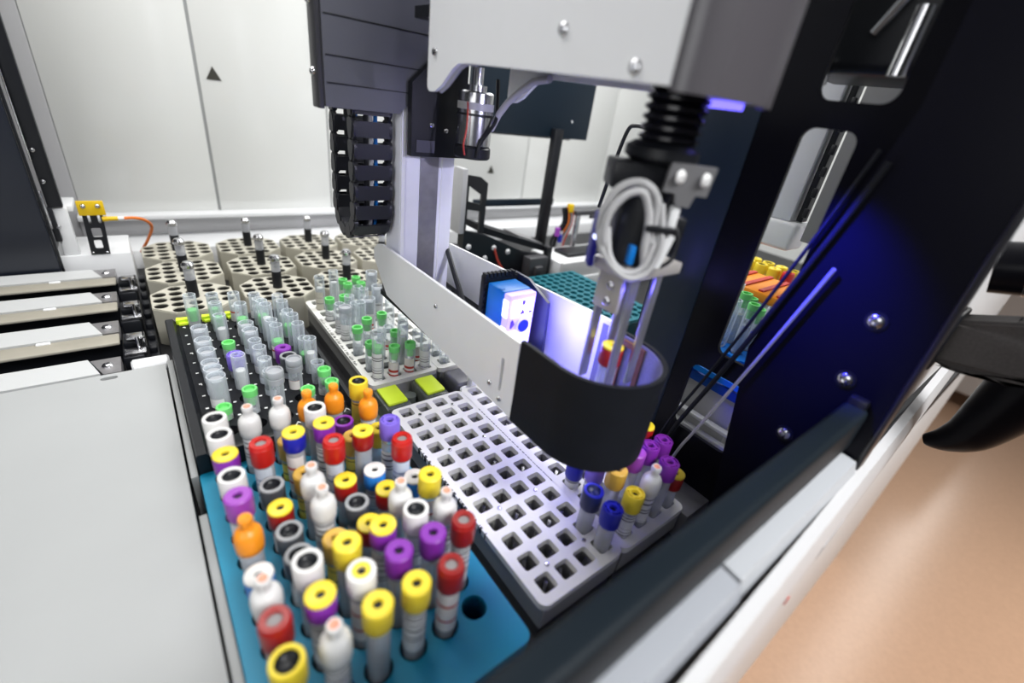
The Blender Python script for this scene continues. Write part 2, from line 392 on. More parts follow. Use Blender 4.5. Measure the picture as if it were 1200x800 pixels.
# ------------------------------------------------------------------ tubes
MESH = {}
def mesh_of(key, fn, m, angle=40):
    k = (key, m.name)
    if k not in MESH:
        b = B(); fn(b); MESH[k] = b.mesh(key, m, (0, 0, 0), angle)
    return MESH[k]
def child(name, me, parent, label=None):
    o = bpy.data.objects.new(name, me); COL.objects.link(o); o.parent = parent
    if label: o['label'] = label
    return o
def lath(p, seg=28):
    return lambda b: b.lathe(p, seg)
def tube_profile(r, L): # open round-bottomed tube
    return [(0, 0), (r * .5, r * .12), (r * .85, r * .5), (r, r), (r, L), (r - .9, L), (r - .9, L - 4)]
def ribbed(prof, n=40, depth=0.25, zr=None):
    """a lathed cap whose side carries fine grip ribs"""
    def fn(b):
        b.lathe(prof, n)
        b.bm.verts.ensure_lookup_table()
        for v in b.bm.verts:
            r = math.hypot(v.co.x, v.co.y)
            if r > 6.5 and zr[0] < v.co.z < zr[1]:
                a = round(math.atan2(v.co.y, v.co.x) / (2 * PI) * n)
                k = 1 - depth / r if a % 2 else 1
                v.co.x *= k; v.co.y *= k
    return fn
# cap shapes: profiles measured downwards from the cap's top (z = 0)
def P_ring(R, h, rin, rec, ch=1.0):
    return [(R - .7, -h), (R, -h + 1), (R, -ch), (R - ch, 0), (rin + .6, 0), (rin, -.6), (rin, -rec)]
def add_cap(root, kind, top):
    """kind -> (parts); returns nothing. top: local height of the cap's top"""
    def put(name, key, fn, m, parent=None, label=None):
        o = child(name, mesh_of(key, fn, m), parent or root, label)
        if parent is None: o.location.z = top * S
        return o
    def ring(m, R=8.3, h=17, rin=3.0, rec=3.5):
        return put('cap', 'cap_ring%.1f_%.1f' % (R, rin), ribbed(P_ring(R, h, rin, rec), 44, .3, (-h + .5, -1.5)), m)
    def disc(cap, m, r, z, name='cap_center', rin=0):
        return put(name, 'disc%.1f_%.1f_%.1f' % (r, z, rin), lath([(r, z - .8), (r, z), (rin, z)] if rin == 0 else [(r, z - 1.5), (r, z), (rin + .4, z), (rin, z - .4), (rin, z - 3.2)]), m, cap)
    twotone = {'PY': (purple, yellow, 'purple cap with yellow top'), 'RY': (darkred, yellow, 'dark red cap with yellow top'), 'BY': (royal, yellow, 'royal blue cap with yellow top'),
               'LB': (skyblue, capwhite, 'light blue cap with white top'), 'YW': (capwhite, yellow, 'white cap with yellow top')}
    opened = {'W': (capwhite, capwhite), 'YB': (yellow, yellow), 'G': (capgrey, capgreyrim), 'PB': (darkpurple, purple), 'N': (navycap, royal)}
    plain = {'P': purple, 'Y': yellow, 'K': gold, 'M': magenta}
    if kind in twotone:
        c, tp, _ = twotone[kind]
        cap = put('cap', 'cap_two', ribbed([(7.6, -16), (8.2, -15), (8.2, -2.2), (7.7, -1.4)], 44, .3, (-15.5, -2.5)), c)
        R = 5.4 if kind == 'YW' else 7.9
        put('cap_top', 'cap_two_top%.1f' % R, lath([(8.1, -1.6), (7.9, -.3), (7.4, 0), (2.9, 0), (2.5, -.5), (2.5, -3)]), tp if kind != 'YW' else c, cap)
        if kind == 'YW': disc(cap, tp, 5.4, .15, 'cap_inlay', 2.5)
        disc(cap, rubber, 2.6, -2.2)
    elif kind in opened:
        c, rim = opened[kind]
        cap = put('cap', 'cap_open', lath([(7.7, -18), (8.3, -17), (8.3, -1.2), (7.9, -.2), (7.4, 0), (6.2, 0), (5.7, -.6), (5.6, -3.5)], 36), c)
        if rim is not c: put('rim', 'cap_rim', lath([(8.35, -1.0), (7.95, -.1), (7.4, .12), (6.2, .12), (5.65, -.6)], 36), rim, cap)
        st = put('stopper', 'cap_open_stopper', lath([(5.7, -1.2), (5.2, -2.2), (4.0, -3.4), (2.4, -4.2), (1.6, -4.0), (0, -3.8)], 28), rubber if kind != 'N' else navycap, cap)
    elif kind in plain:
        cap = ring(plain[kind], 8.2, 18, 2.6, 3.2); disc(cap, rubber, 2.7, -2.6)
    elif kind in ('R', 'D'):
        c = red if kind == 'R' else darkred
        cap = put('cap', 'cap_hemo', ribbed([(7.7, -19), (8.1, -18), (8.1, -3.2), (7.6, -2.6), (7.6, -.8), (7.0, 0), (6.2, 0), (6.0, -.6), (5.2, -.6), (5.0, 0), (4.2, 0), (3.8, -1), (3.7, -3)], 44, .25, (-18.5, -3.4)), c)
        disc(cap, greyrubber, 3.8, -2.0)
    elif kind in ('V', 'VB', 'Q', 'YS'):
        c = {'V': violet, 'VB': royal, 'Q': purple, 'YS': yellow}[kind]
        cap = put('cap', 'cap_seg', ribbed([(7.8, -17), (8.2, -16), (8.2, -1.2), (7.4, 0), (6.6, 0), (6.5, -1.4), (5.3, -1.4), (5.2, 0), (3.2, 0), (2.8, -.6), (2.7, -4)], 36, .3, (-16.5, -1.5)), c)
        def spokes(b):
            for i in range(4):
                t = B(); t.box(5.0, 6.8, -1.0, 1.0, -1.5, -.02); b.add(t.bm, Matrix.Rotation(i * PI / 2 + .4, 4, 'Z'))
        put('spokes', 'cap_seg_spokes', spokes, c, cap)
        disc(cap, rubber, 2.8, -3)
    elif kind in ('C', 'O'):
        c = milky if kind == 'C' else orange
        cap = put('cap', 'cap_dropper', lath([(6.9, -28), (7.8, -27), (8.2, -22), (8.2, -16.5), (7.6, -13), (6.2, -10.6), (4.4, -9.4), (3.7, -8.4), (3.5, -5), (4.0, -4.2), (4.1, -1.2), (3.6, -.1), (2.8, 0), (2.3, -.3), (2.1, -1.2)], 32), c)
        put('tip', 'cap_dropper_tip', lath([(2.7, .06), (2.2, -.1), (1.5, -.7), (0, -1.1)], 20), salmon if kind == 'C' else orange, cap)
    elif kind == 'S': # clear screw cap
        cap = put('cap', 'cap_screw', ribbed([(7.6, -14), (7.9, -13.2), (7.9, -8), (7.4, -7.6), (7.9, -7), (7.9, -.8), (7.2, 0), (6.2, 0), (5.9, -2), (0, -2)], 40, .3, (-14, -.5)), frost)
CAPNAME = {'W': 'white capped tube with black stopper', 'PY': 'purple capped tube with yellow top', 'RY': 'short dark red tube with yellow top', 'P': 'purple capped tube', 'O': 'orange dropper capped tube',
           'LB': 'light blue capped tube with white top', 'C': 'milky dropper capped tube', 'R': 'red capped tube with grey stopper', 'D': 'dark red capped tube with grey stopper', 'YB': 'yellow rimmed tube with black stopper',
           'G': 'short grey capped tube with black stopper', 'BY': 'royal blue capped tube with yellow top', 'K': 'short golden yellow capped tube', 'Y': 'yellow capped tube', 'YW': 'white capped tube with yellow inlay',
           'PB': 'short dark purple capped tube', 'V': 'violet capped tube', 'M': 'magenta purple capped tube', 'N': 'navy capped open tube', 'VB': 'bright blue capped tube', 'Q': 'purple ring capped tube', 'YS': 'yellow ring capped tube', 'S': 'clear screw capped tube'}
def cap_tube(x, y, ztop, kind, label, group, zbot=-41, lab=None, bodymat=None, fill=None, r=6.7):
    L = round((ztop - zbot) / 2.0) * 2.0
    t = thing('capped_tube', label, 'test tube', (x, y, ztop - L), group)
    under = 21 if kind in 'CO' else 13
    child('tube_body', mesh_of('tube_body_%d_%.1f' % (L, r), lath(tube_profile(r, L - under)), bodymat or frost), t)
    add_cap(t, kind, L)
    if lab is not None:
        a = -PI / 2 - .7
        child('label', mesh_of('tube_label_%d_%.1f' % (L, r), lambda b: b.lathe([(r + .12, L * .45), (r + .12, L - under - 8)], 22, a0=a - 1.5, a1=a + 1.3), lab), t)
    if fill is not None:
        child('contents', mesh_of('tube_fill_%d' % L, lath([(0, 1), (3, 1.2), (5.2, 4), (5.5, 7), (5.5, L * .5), (0, L * .5)], 18), fill), t)
    return t

BLUE = [('W', 0, 0, 61.7), ('W', 0, 1, 62.3), ('PY', 0, 2, 61.5), ('W', 0, 3, 60.6), ('M', 0, 4, 62.9), ('O', 0, 5, 65.1), ('LB', 0, 6, 40.0), ('C', 0, 7, 64.0), ('D', 0, 8, 60.1), ('YB', 0, 9, 58.8),
        ('C', 1, 0, 64.5), ('R', 1, 2, 62.1), ('G', 1, 3, 40.5), ('RY', 1, 4, 39.3), ('G', 1, 5, 39.7), ('G', 1, 6, 41.8), ('W', 1, 7, 62.4), ('PY', 1, 8, 61.4), ('C', 1, 9, 66.4),
        ('C', 2, 0, 64.8), ('BY', 2, 2, 63.2), ('K', 2, 1, 38.6), ('K', 2, 3, 40.8), ('C', 2, 4, 66.9), ('C', 2, 5, 66.6), ('K', 2, 6, 42.1), ('Y', 2, 7, 63.1), ('YW', 2, 8, 63.6), ('Y', 2, 9, 63.9),
        ('O', 3, 0, 64.5), ('W', 3, 1, 63.5), ('PY', 3, 2, 63.8), ('R', 3, 3, 63.5), ('RY', 3, 4, 42.2), ('G', 3, 5, 40.6), ('RY', 3, 6, 42.2), ('PY', 3, 7, 63.8), ('P', 3, 8, 65.3), ('Y', 3, 9, 63.6),
        ('O', 4, 0, 64.7), ('PB', 4, 1, 41.1), ('K', 4, 2, 41.7), ('RY', 4, 3, 63.6), ('LB', 4, 4, 41.6), ('RY', 4, 5, 42.2), ('C', 4, 6, 68.8), ('W', 4, 7, 64.8), ('P', 4, 8, 66.3), ('D', 4, 9, 62.8),
        ('YB', 5, 0, 62.8), ('O', 5, 1, 65.5), ('Y', 5, 2, 41.2), ('V', 5, 3, 65.2), ('R', 5, 4, 63.7), ('LB', 5, 5, 42.8), ('Y', 5, 6, 64.7), ('C', 5, 7, 68.6), ('D', 5, 8, 64.0)]
BX = lambda c: -166 + 22.4 * c
BY_ = lambda r: -10 - 22.5 * r
BC = ('beside cover plate', 'second column from cover plate', 'third column from cover plate', 'third column from grey rack', 'second column from grey rack', 'beside grey rack')
def brow(r): return ('first at black tray' if r == 0 else '%s from black tray' % ord_(r)) if r < 5 else ('at rack front' if r == 9 else '%s from rack front' % ord_(9 - r))
for i, (k, c, r, z) in enumerate(BLUE):
    lb = [None, paper, None, paper, papergrey, None, paperred][i % 7]
    if k in ('K',) or (k == 'YB' and c == 5): lb = paperyellow
    if k in 'CO': lb = None if i % 2 else paper
    nm = CAPNAME[k].replace('short ', 'tall ') if (k == 'RY' and z > 50) else CAPNAME[k]
    cap_tube(BX(c), BY_(r), z, k, '%s %s, %s' % (nm, BC[c], brow(r)), 'capped tubes in the blue rack', lab=lb, fill=(blood if k in ('R', 'D', 'RY', 'P', 'PY') else None))

# blue rack
t = thing('tube_rack', 'blue plastic rack full of coloured capped tubes beside white cover plate', 'tube rack', (-110, -112, -45))
holes = [circle(BX(c), BY_(r), 8.6, 22) for c in range(6) for r in range(10)]
b = B(); b.prism(rrect(-184, -32, -250, 5, 7), -7, 0, 'z', holes); part('top_plate', b, rackblue, t)
b = B(); b.prism(rrect(-182, -33, -249, 4, 6), -44.5, -7, 'z', [rrect(-179, -36, -246, 1, 4)]); part('rack_body', b, rackblue, t)
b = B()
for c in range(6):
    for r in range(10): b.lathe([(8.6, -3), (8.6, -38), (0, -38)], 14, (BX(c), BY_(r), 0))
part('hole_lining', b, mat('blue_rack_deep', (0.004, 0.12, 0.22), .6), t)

# grey-white racks with square holes: 4 x 12
def rack48(name, label, x0, y0, cat, group, marks):
    cx, cy = x0 + 30, y0 - 113
    t = thing(name, label, cat, (cx, cy, -45), group)
    holes = [rrect(x0 + 20 * i - 7, x0 + 20 * i + 7, y0 - 20.5 * j - 6.8, y0 - 20.5 * j + 6.8, 2.2, 3) for i in range(4) for j in range(12)]
    pins = [circle(x0 + 20 * i + 10, y0 - 20.5 * j - 10.2, 1.5, 10) for i in (0, 2) for j in (0, 3, 7, 10)]
    b = B(); b.prism(rrect(x0 - 14.5, x0 + 72, y0 - 240, y0 + 10.5, 7), -6, 0, 'z', holes); part('top_plate', b, rackwhite, t)
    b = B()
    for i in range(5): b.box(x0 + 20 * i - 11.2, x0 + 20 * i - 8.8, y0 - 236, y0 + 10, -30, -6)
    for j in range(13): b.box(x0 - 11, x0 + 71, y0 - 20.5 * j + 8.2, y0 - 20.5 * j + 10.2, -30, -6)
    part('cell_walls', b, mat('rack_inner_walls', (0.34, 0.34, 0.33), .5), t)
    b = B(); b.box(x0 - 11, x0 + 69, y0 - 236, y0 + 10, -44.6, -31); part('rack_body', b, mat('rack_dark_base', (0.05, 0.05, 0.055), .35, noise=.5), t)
    b = B()
    for i in range(4):
        for j in range(12):
            hx, hy = x0 + 20 * i, y0 - 20.5 * j
            for q in range(4):
                a = q * PI / 2 + .6 * ((i * 5 + j * 3) % 4); dx, dy = math.cos(a), math.sin(a)
                v = [b.bm.verts.new(p) for p in ((hx + dx * 6.5 - dy * 1.5, hy + dy * 6.5 + dx * 1.5, -8), (hx + dx * 6.5 + dy * 1.5, hy + dy * 6.5 - dx * 1.5, -8), (hx + dx * 2.2 + dy, hy + dy * 2.2 - dx, -20), (hx + dx * 2.2 - dy, hy + dy * 2.2 + dx, -20))]
                b.bm.faces.new(v)
    part('spring_lattice', b, steel, t)
    for i in (0, 2):
        for j in (0, 3, 7, 10):
            b = B(); b.lathe([(2.0, 0), (1.7, 1.2), (0, 1.6)], 12, (x0 + 20 * i + 10, y0 - 20.5 * j - 10.2, 0)); part('rivet', b, steel, t)
    b = B(); rnd = random.Random(int(x0 * 7 + y0))
    if marks == 'edge':
        y = y0 - 55
        while y > y0 - 170:
            w = rnd.choice((.9, 1.5, 2.2, 3.4)); b.box(x0 - 14.9, x0 - 14.4, y - w, y, -5.6, -.6); b.box(x0 - 14.6, x0 - 13.0, y - w, y, -.1, .15); y -= w + rnd.choice((1, 1.6, 2.6, 5))
        part('edge_barcode', b, ink, t); b = B()
        y = y0 - 30
        while y > y0 - 150:
            w = rnd.choice((1.2, 2.0, 3.2)); b.box(x0 + 71.0, x0 + 71.8, y - w, y, -.1, .15); y -= w + rnd.choice((1.2, 2.0))
    elif marks == 'letters':
        y = y0 - 55
        while y > y0 - 190:
            w = rnd.choice((.8, 1.2, 1.8)); l = rnd.choice((2.4, 3.4)); b.box(x0 - 13.6, x0 - 13.6 + l, y - w, y, -.1, .15); y -= w + rnd.choice((.9, 1.4, 3.5))
    if len(b.bm.verts): part('code_marks', b, ink, t)
    return t
rack48('square_hole_rack', 'empty grey white rack of square holes with edge barcode', 0, 0, 'tube rack', 'square hole racks', 'edge')
rack48('square_hole_rack', 'grey white rack under the black gripper shield holding a few tubes', 86, 0, 'tube rack', 'square hole racks', 'none')
rack48('square_hole_rack', 'off white rack crowded with clear tubes and green stoppers', 0, 300, 'tube rack', 'square hole racks', 'letters')
rack48('square_hole_rack', 'off white rack mostly hidden beneath the white arm plate', 87, 300, 'tube rack', 'square hole racks', 'letters')
# tubes in the grey racks by the shield
GR = [('N', 60, -205, 42, 'navy capped open tube in corner of empty square hole rack', None), ('VB', 60, -225.5, 42, 'bright blue capped tube at front corner of square hole rack', None),
      ('YS', 86, -225.5, 44, 'yellow ring capped tube beside bright blue capped tube', paper), ('C', 106, -225.5, 62, 'milky dropper capped tube between yellow and purple caps', paper),
      ('Q', 126, -225.5, 58, 'purple ring capped tube beside milky dropper tube', None), ('RY', 146, -225.5, 36, 'short red capped tube with yellow top at rack corner', None),
      ('Q', 146, -205, 58, 'purple ring capped tube just behind the short red capped corner tube', None), ('Q', 126, -205, 60, 'purple ring capped tube beside black shield, behind another purple tube', None),
      ('K', 86, -205, 52, 'pale yellow capped tube tucked under shield edge', None), ('M', 106, -205, 62, 'magenta capped tube half hidden by black shield', None),
      ('V', 86, -185, 40, 'violet capped tube with blue label under shield', papergrey), ('VB', 86, -164, 26, 'short bright blue capped tube under shield edge', paper),
      ('RY', 146, -184.5, 60, 'tall red capped tube with yellow top behind purple caps', None)]
for k, x, y, z, lab, lb in GR:
    cap_tube(x, y, z, k, lab, 'tubes in the rack under the shield', lab=lb, zbot=-41 if z > 30 else -50)

# ------------------------------------------------------------------ clear tubes with green stoppers
def clear_tube(x, y, ztop, kind, label, group, zbot=-32, r=6.5, lb=None, name='clear_tube'):
    L = round((ztop - zbot) / 3.0) * 3.0
    t = thing(name, label, 'test tube', (x, y, ztop - L), group)
    if kind == 'stack': r = 7.9
    if kind == 'green_cap':      # green stopper closing the tube's mouth
        child('tube_body', mesh_of('clear_body_%d' % L, lath(tube_profile(r - .3, L - 4)), glass), t)
        s = child('stopper', mesh_of('green_top', lath([(0, -17), (4.6, -17), (5.3, -9), (6.1, -8.5), (6.6, -1), (6.3, 0), (4.6, 0), (4.3, -3), (0, -3.4)], 22), green), t); s.location.z = L * S
        child('inner_tube', mesh_of('inner_gel_%d' % L, lath([(0, 2), (4.6, 4), (5.2, 7), (5.2, L - 26), (0, L - 26)], 16), frost), t)
    else:
        child('tube_body', mesh_of('clear_body_%d_%.1f' % (L, r), lath(tube_profile(r, L)), glass), t)
        if kind == 'green_in':   # stopper pushed deep
            s = child('stopper', mesh_of('green_deep', lath([(0, -14), (5.0, -14), (5.6, -6), (6.0, -1), (5.6, 0), (0, 0)], 20), green), t); s.location.z = (L - 19) * S
            s = child('inner_tube', mesh_of('inner_short', lath([(0, -30), (4.8, -30), (5.2, -1), (4.8, 0), (0, -.5)], 16), frost), t); s.location.z = (L - 34) * S
        elif kind == 'white_in':
            s = child('inner_tube', mesh_of('inner_white', lath([(0, -40), (4.6, -40), (5.2, -6), (4.6, -1.5), (0, 0)], 18), milky), t); s.location.z = (L - 16) * S
        elif kind == 'stack':    # graduated sleeve
            s = child('inner_tube', mesh_of('inner_sleeve', lath([(0, -46), (6.0, -46), (6.8, -30), (6.3, -29), (6.9, -18), (6.3, -17), (6.9, -7), (6.5, -6), (6.9, -1), (6.2, 0), (0, -1)], 18), frost), t); s.location.z = (L - 4) * S
        elif kind == 'screw':
            add_cap(t, 'S', L + 2)
    if lb is not None:
        a = -PI / 2 - .7
        child('label', mesh_of('clear_label_%d_%.1f' % (L, r), lambda b: b.lathe([(r + .12, L * .30), (r + .12, L * .72)], 20, a0=a - 1.2, a1=a + 1.0), lb), t)
    return t
TX = lambda c: -155 + 22.4 * c
TY = lambda k: 31 + 22.4 * k
TRAY = [('green_in', 0, 10, 54, None), ('stack', 0, 7, 43, None), ('stack', 0, 6, 39, None), ('stack', 0, 5, 38, None), ('stack', 0, 4, 36, None), ('stack', 0, 3, 42, papergrey), ('stack', 0, 2, 46, paper), ('green_cap', 0, 1, 26, None),
        ('green_in', 1, 10, 52, None), ('white_in', 1, 8, 44, None), ('green_cap', 1, 6, 31, None), ('white_in', 1, 3, 51, None), ('green_cap', 1, 1, 39, None),
        ('white_in', 2, 10, 50, paperred), ('green_in', 2, 8, 55, paper), ('stack', 2, 6, 42, papergrey), ('white_in', 2, 4, 43, paper), ('white_in', 2, 3, 41, papergrey), ('screw', 2, 1, 51, None),
        ('white_in', 3, 9, 48, None), ('green_in', 3, 8, 55, None), ('white_in', 3, 7, 60, None), ('green_in', 3, 5, 54, paperred), ('screw', 3, 2, 46, paperred), ('green_cap', 3, 0, 39, paper),
        ('white_in', 4, 8, 51, None), ('green_in', 4, 7, 48, None), ('clear', 4, 6, 53, None), ('white_in', 2, 5, 40, None), ('stack', 2, 7, 40, None), ('clear', 3, 6, 50, None), ('white_in', 3, 10, 46, paper), ('clear', 4, 9, 50, None), ('green_in', 1, 9, 50, None), ('clear', 2, 2, 40, papergrey), ('clear', 4, 5, 52, None), ('green_in', 4, 4, 44, None), ('white_in', 4, 3, 55, None), ('clear', 4, 2, 38, None), ('green_cap', 4, 1, 42, paper), ('green_cap', 4, 0, 41, None)]
KD = {'green_in': 'clear tube, sunken green stopper', 'stack': 'clear tube with milky sleeve', 'green_cap': 'green stoppered clear tube', 'white_in': 'clear tube with white insert', 'screw': 'clear screw capped tube', 'clear': 'empty clear open tube'}
TC = ('column at cover plate', 'second column from cover plate', 'middle column', 'second column from white rack', 'column at white rack')
def trow(k): return 'back row' if k == 10 else ('front row' if k == 0 else ('%s from front' % ord_(k) if k < 6 else '%s from back' % ord_(10 - k)))
for k, c, r, z, lb in TRAY:
    clear_tube(TX(c), TY(r), z, k, '%s in black tray, %s, %s' % (KD[k], TC[c], trow(r)), 'clear tubes in the black tray', lb=lb)
for k, c, r, z, lab in (('V', 1, 4, 40, 'violet capped tube behind a clear tube in black tray'), ('P', 3, 4, 37.5, 'purple capped tube among clear tubes in black tray'), ('G', 3, 3, 39.5, 'grey open capped tube beside purple cap in black tray')):
    cap_tube(TX(c), TY(r), z, k, lab, 'capped tubes in the black tray', zbot=-36)
# black tray
t = thing('tube_tray', 'black tray with white number marks and lime end clips holding clear tubes', 'tube rack', (-114, 136, -45))
holes = [circle(TX(c), TY(r), 7.4, 16) for c in range(5) for r in range(11)]
b = B(); b.prism([(-174, 8), (-54, 8), (-54, 268), (-174, 268)], 10, 14, 'z', holes); part('top_plate', b, blackmatte, t)
for xa, xb, n in ((-183.5, -172, 'side_wall'), (-58, -47, 'side_wall')):
    b = B()
    if xa < -100: b.prism([(xa, -44.5), (-172, -44.5), (-172, 14), (-176, 20), (xa + 1, 20), (xa, 18)], 2, 268, 'y')
    else: b.prism([(-55, -44.5), (xb, -44.5), (xb, 20), (xb - 1, 22), (xb - 5, 22), (-55, 14)], 2, 268, 'y')
    part(n, b, black, t)
b = B(); b.box(-176, -54, 2, 8, -44.5, 18, 1); part('end_wall', b, black, t)
b = B(); b.box(-176, -54, 262, 268, -44.5, 13, 1); part('end_wall', b, black, t)
for c in range(6):
    for r in range(11):
        b = B(); x = TX(c) - 11.6; y = TY(r) - 2
        b.box(x - 1.3, x + 1.3, y - .9, y + .9, 13.9, 14.15)
        if c == 0 and r % 3 == 1: b.box(x + .4, x + 1.4, y - 2.6, y - .8, 13.9, 14.15)
        part('number_mark', b, printwhite, t)
for c in range(2, 5): # small white arrows near the front of the tray
    b = B(); x, y = TX(c) + 8, 14; b.prism([(x - 5, y - 3), (x + 5, y - 3), (x, y + 4)], 13.9, 14.2, 'z', [[(x - 2.6, y - 1.8), (x + 2.6, y - 1.8), (x, y + 2)]])
    part('arrow_mark', b, printwhite, t)
b = B()
for c in range(5):
    for r in range(11): b.lathe([(7.4, 12), (7.2, -36), (0, -36)], 12, (TX(c), TY(r), 0))
part('hole_lining', b, mat('black_hole_lining', (.012, .012, .014), .4), t)
for x0, x1 in ((-173, -152), (-147, -133), (-122, -112)):
    b = B(); b.prism([(x0, 262), (x1, 262), (x1 - 2, 268), (x0 + 1, 270)], 12, 20, 'z'); b.box(x0 + 2, x1 - 2, 258, 263, 13.6, 17, 1); part('lime_clip', b, lime, t)

# clear tubes in the crowded white rack
WRK = [('white_in', 0, 10, 50, papercream), ('white_in', 1, 10, 56, None), ('green_cap', 0, 8, 33, paper), ('green_cap', 1, 8, 34, None), ('green_cap', 2, 10, 34, None), ('green_cap', 2, 11, 33, None), ('green_cap', 3, 11, 34, None), ('green_cap', 3, 10, 33, None),
       ('green_cap', 2, 4, 40, None), ('green_cap', 1, 4, 36, None), ('screw', 0, 5, 45, paper), ('white_in', 0, 6, 42, paper), ('stack', 3, 8, 65, papercream), ('stack', 3, 7, 51, paper), ('white_in', 2, 7, 50, None), ('white_in', 1, 7, 42, None), ('clear', 2, 8, 45, None),
       ('green_cap', 0, 3, 37, None), ('green_in', 0, 0, 61, paper), ('green_cap', 0, 1, 37, None), ('green_cap', 1, 0, 38, paperred), ('green_cap', 2, 0, 38, paperred), ('white_in', 2, 1, 54, None), ('green_cap', 2, 2, 34, None), ('clear', 2, 3, 30, paperred), ('white_in', 3, 0, 46, paper), ('clear', 3, 1, 40, paperred),
       ('white_in', 1, 2, 24, paperred), ('clear', 1, 5, 50, None), ('clear', 3, 3, 42, None), ('clear', 3, 5, 48, None), ('stack', 2, 6, 44, paperred), ('clear', 1, 6, 40, None)]
WC = ('column beside black tray', 'second column from black tray', 'second column from arm plate', 'column beneath arm plate')
def wrow(k): return 'back row' if k == 11 else ('front row' if k == 0 else ('%s from front' % ord_(k) if k < 6 else '%s from back' % ord_(11 - k)))
for k, c, r, z, lb in WRK:
    clear_tube(c * 20, 75 + 20.5 * r - .5, z, k, '%s in off-white rack, %s, %s' % (KD[k], WC[c], wrow(r)), 'clear tubes in the off white rack', lb=lb)
for c, r, z in ((0, 0, 12), (1, 0, 14), (0, 1, 20), (1, 2, 25)):
    clear_tube(88 + c * 20, 75 + 20.5 * r, z, 'clear', 'low clear tube in rack beneath the white arm plate, %s' % ('front corner', 'front row inside', 'second row', 'third row')[(0, 1, 2, 3)[c * (1 if r == 0 else 3) if c else (2 if r else 0)]], 'low tubes beneath the arm plate')

# lime labelled boxes between the racks
for i, (x0, x1) in enumerate(((-11, 12), (36, 59))):
    t = thing('label_box', ('lime topped smoky box beside the yellow rimmed tube', 'lime topped smoky box nearer the white arm plate')[i], 'box', ((x0 + x1) / 2, 37, -45), 'lime topped boxes')
    b = B(); b.box(x0 - 3, x1 + 3, 17, 57, -44.5, -4, 2); part('housing', b, smoke, t)
    b = B(); b.box(x0, x1, 21, 54, -4, 0, 1.5); part('label_plate', b, lime, t)
b = B(); b.box(-22, 33, 18, 56, -44, -26, 2); b.box(63, 70, 18, 56, -44, -18, 2); b.cyl((25, 42, -26), 7, 14, 'z', 20)
one('base_block', b, mat('grey_green_base', (0.10, 0.115, 0.10), .4), 'grey green base block between two lime topped boxes', 'base block', (20, 37, -45))
t = thing('dock_cover', 'grey plastic dock cover between rack ends under arm plate', 'cover', (95, 36, -45))
b = B(); b.box(76, 112, 22, 58, -44, -2, 5, 3); part('cover', b, mat('grey_dock', (0.09, 0.09, 0.11), .35), t)
b = B(); b.cyl((84, 14, -20), 8, 16, 'z', 18, bev=2); b.box(88, 96, 10, 20, -44, 10, 1); part('guide_post', b, white, t)

# bed plates near the panel
t = thing('bed_plate', 'grey steel bed plate between end rack and black panel', 'plate', (188, -150, -45))
b = B(); b.box(162, 219, -244, -150, -44, -12, 1); part('front_plate', b, greysteel, t)
b = B(); b.box(162, 219, -148.5, 80, -44, -12, 1); part('rear_plate', b, greysteel, t)
for i in range(9):
    x = -30 + i * 29
    b = B(); b.box(x, x + 14, -286, -246, -44.5, -30 + (i % 2) * 5, 1.5)
    one('guide_block', b, black, 'black guide block in front of the racks, %s from blue rack' % ord_(i), 'guide block', (x + 7, -266, -45), 'black guide blocks')

# ------------------------------------------------------------------ gantry arm
t = thing('gantry_arm', 'white and charcoal gantry arm carrying column, basket and motor over the racks', 'robot arm', (65, 100, 80))
GA = t
# charcoal end housing facing the camera side
b = B(); b.prism([(-38, 278), (29, 278), (57, 306), (57, 640), (-38, 640)], 88, 95, 'y')
hs = part('end_housing', b, charcoal, t)
b = B()
for z in (296, 316, 344, 372, 410): b.box(-36.5, 56.5, 87.2, 88.6, z, z + .9)
part('housing_seam', b, black, hs)
b = B(); b.box(-43, -38, 90, 108, 276, 640, 1); sp = part('side_strip', b, mat('dark_grey_strip', (.05, .05, .055), .4), t)
for z in (303, 352): part('screw', screw_mesh((-43, 99, z), 3.5, 3, '-x'), steel, sp)
# white covers with arched lower edge
def cover_poly():
    p = [(24, 620), (24, 306)] + arc((19, 306), 5, 0, -PI / 2, 4)[1:] + [(12, 301.5)]
    p += [(2, 306), (-7, 313), (-14, 318), (-22, 321.5), (-34, 322), (-116, 320.5), (-206, 318.5), (-206, 620)]
    return p
b = B(); b.prism(cover_poly(), 22.5, 25.5, 'x'); cv = part('white_cover', b, whitemetal, t)
for y, z in ((13, 328), (-129, 341), (-184, 325)): part('screw', screw_mesh((22.5, y, z), 3.0 if y > 0 else 3.6, 2.2, '-x'), steel, cv)
b = B(); b.prism(cover_poly(), 104, 107, 'x'); part('white_cover', b, whitemetal, t)
b = B(); b.tube([(28.5, y, z) for y, z in [(12, 303), (2, 308), (-7, 314.5), (-14, 319.5), (-22, 323), (-40, 323.5)]], 2.4, 10); part('arch_trim', b, whitecable, t)
b = B(); b.tube([(101, y, z) for y, z in [(40, 276), (30, 290), (18, 301), (2, 311), (-14, 319), (-34, 322)]], 3, 10); part('arch_trim', b, whitecable, t)
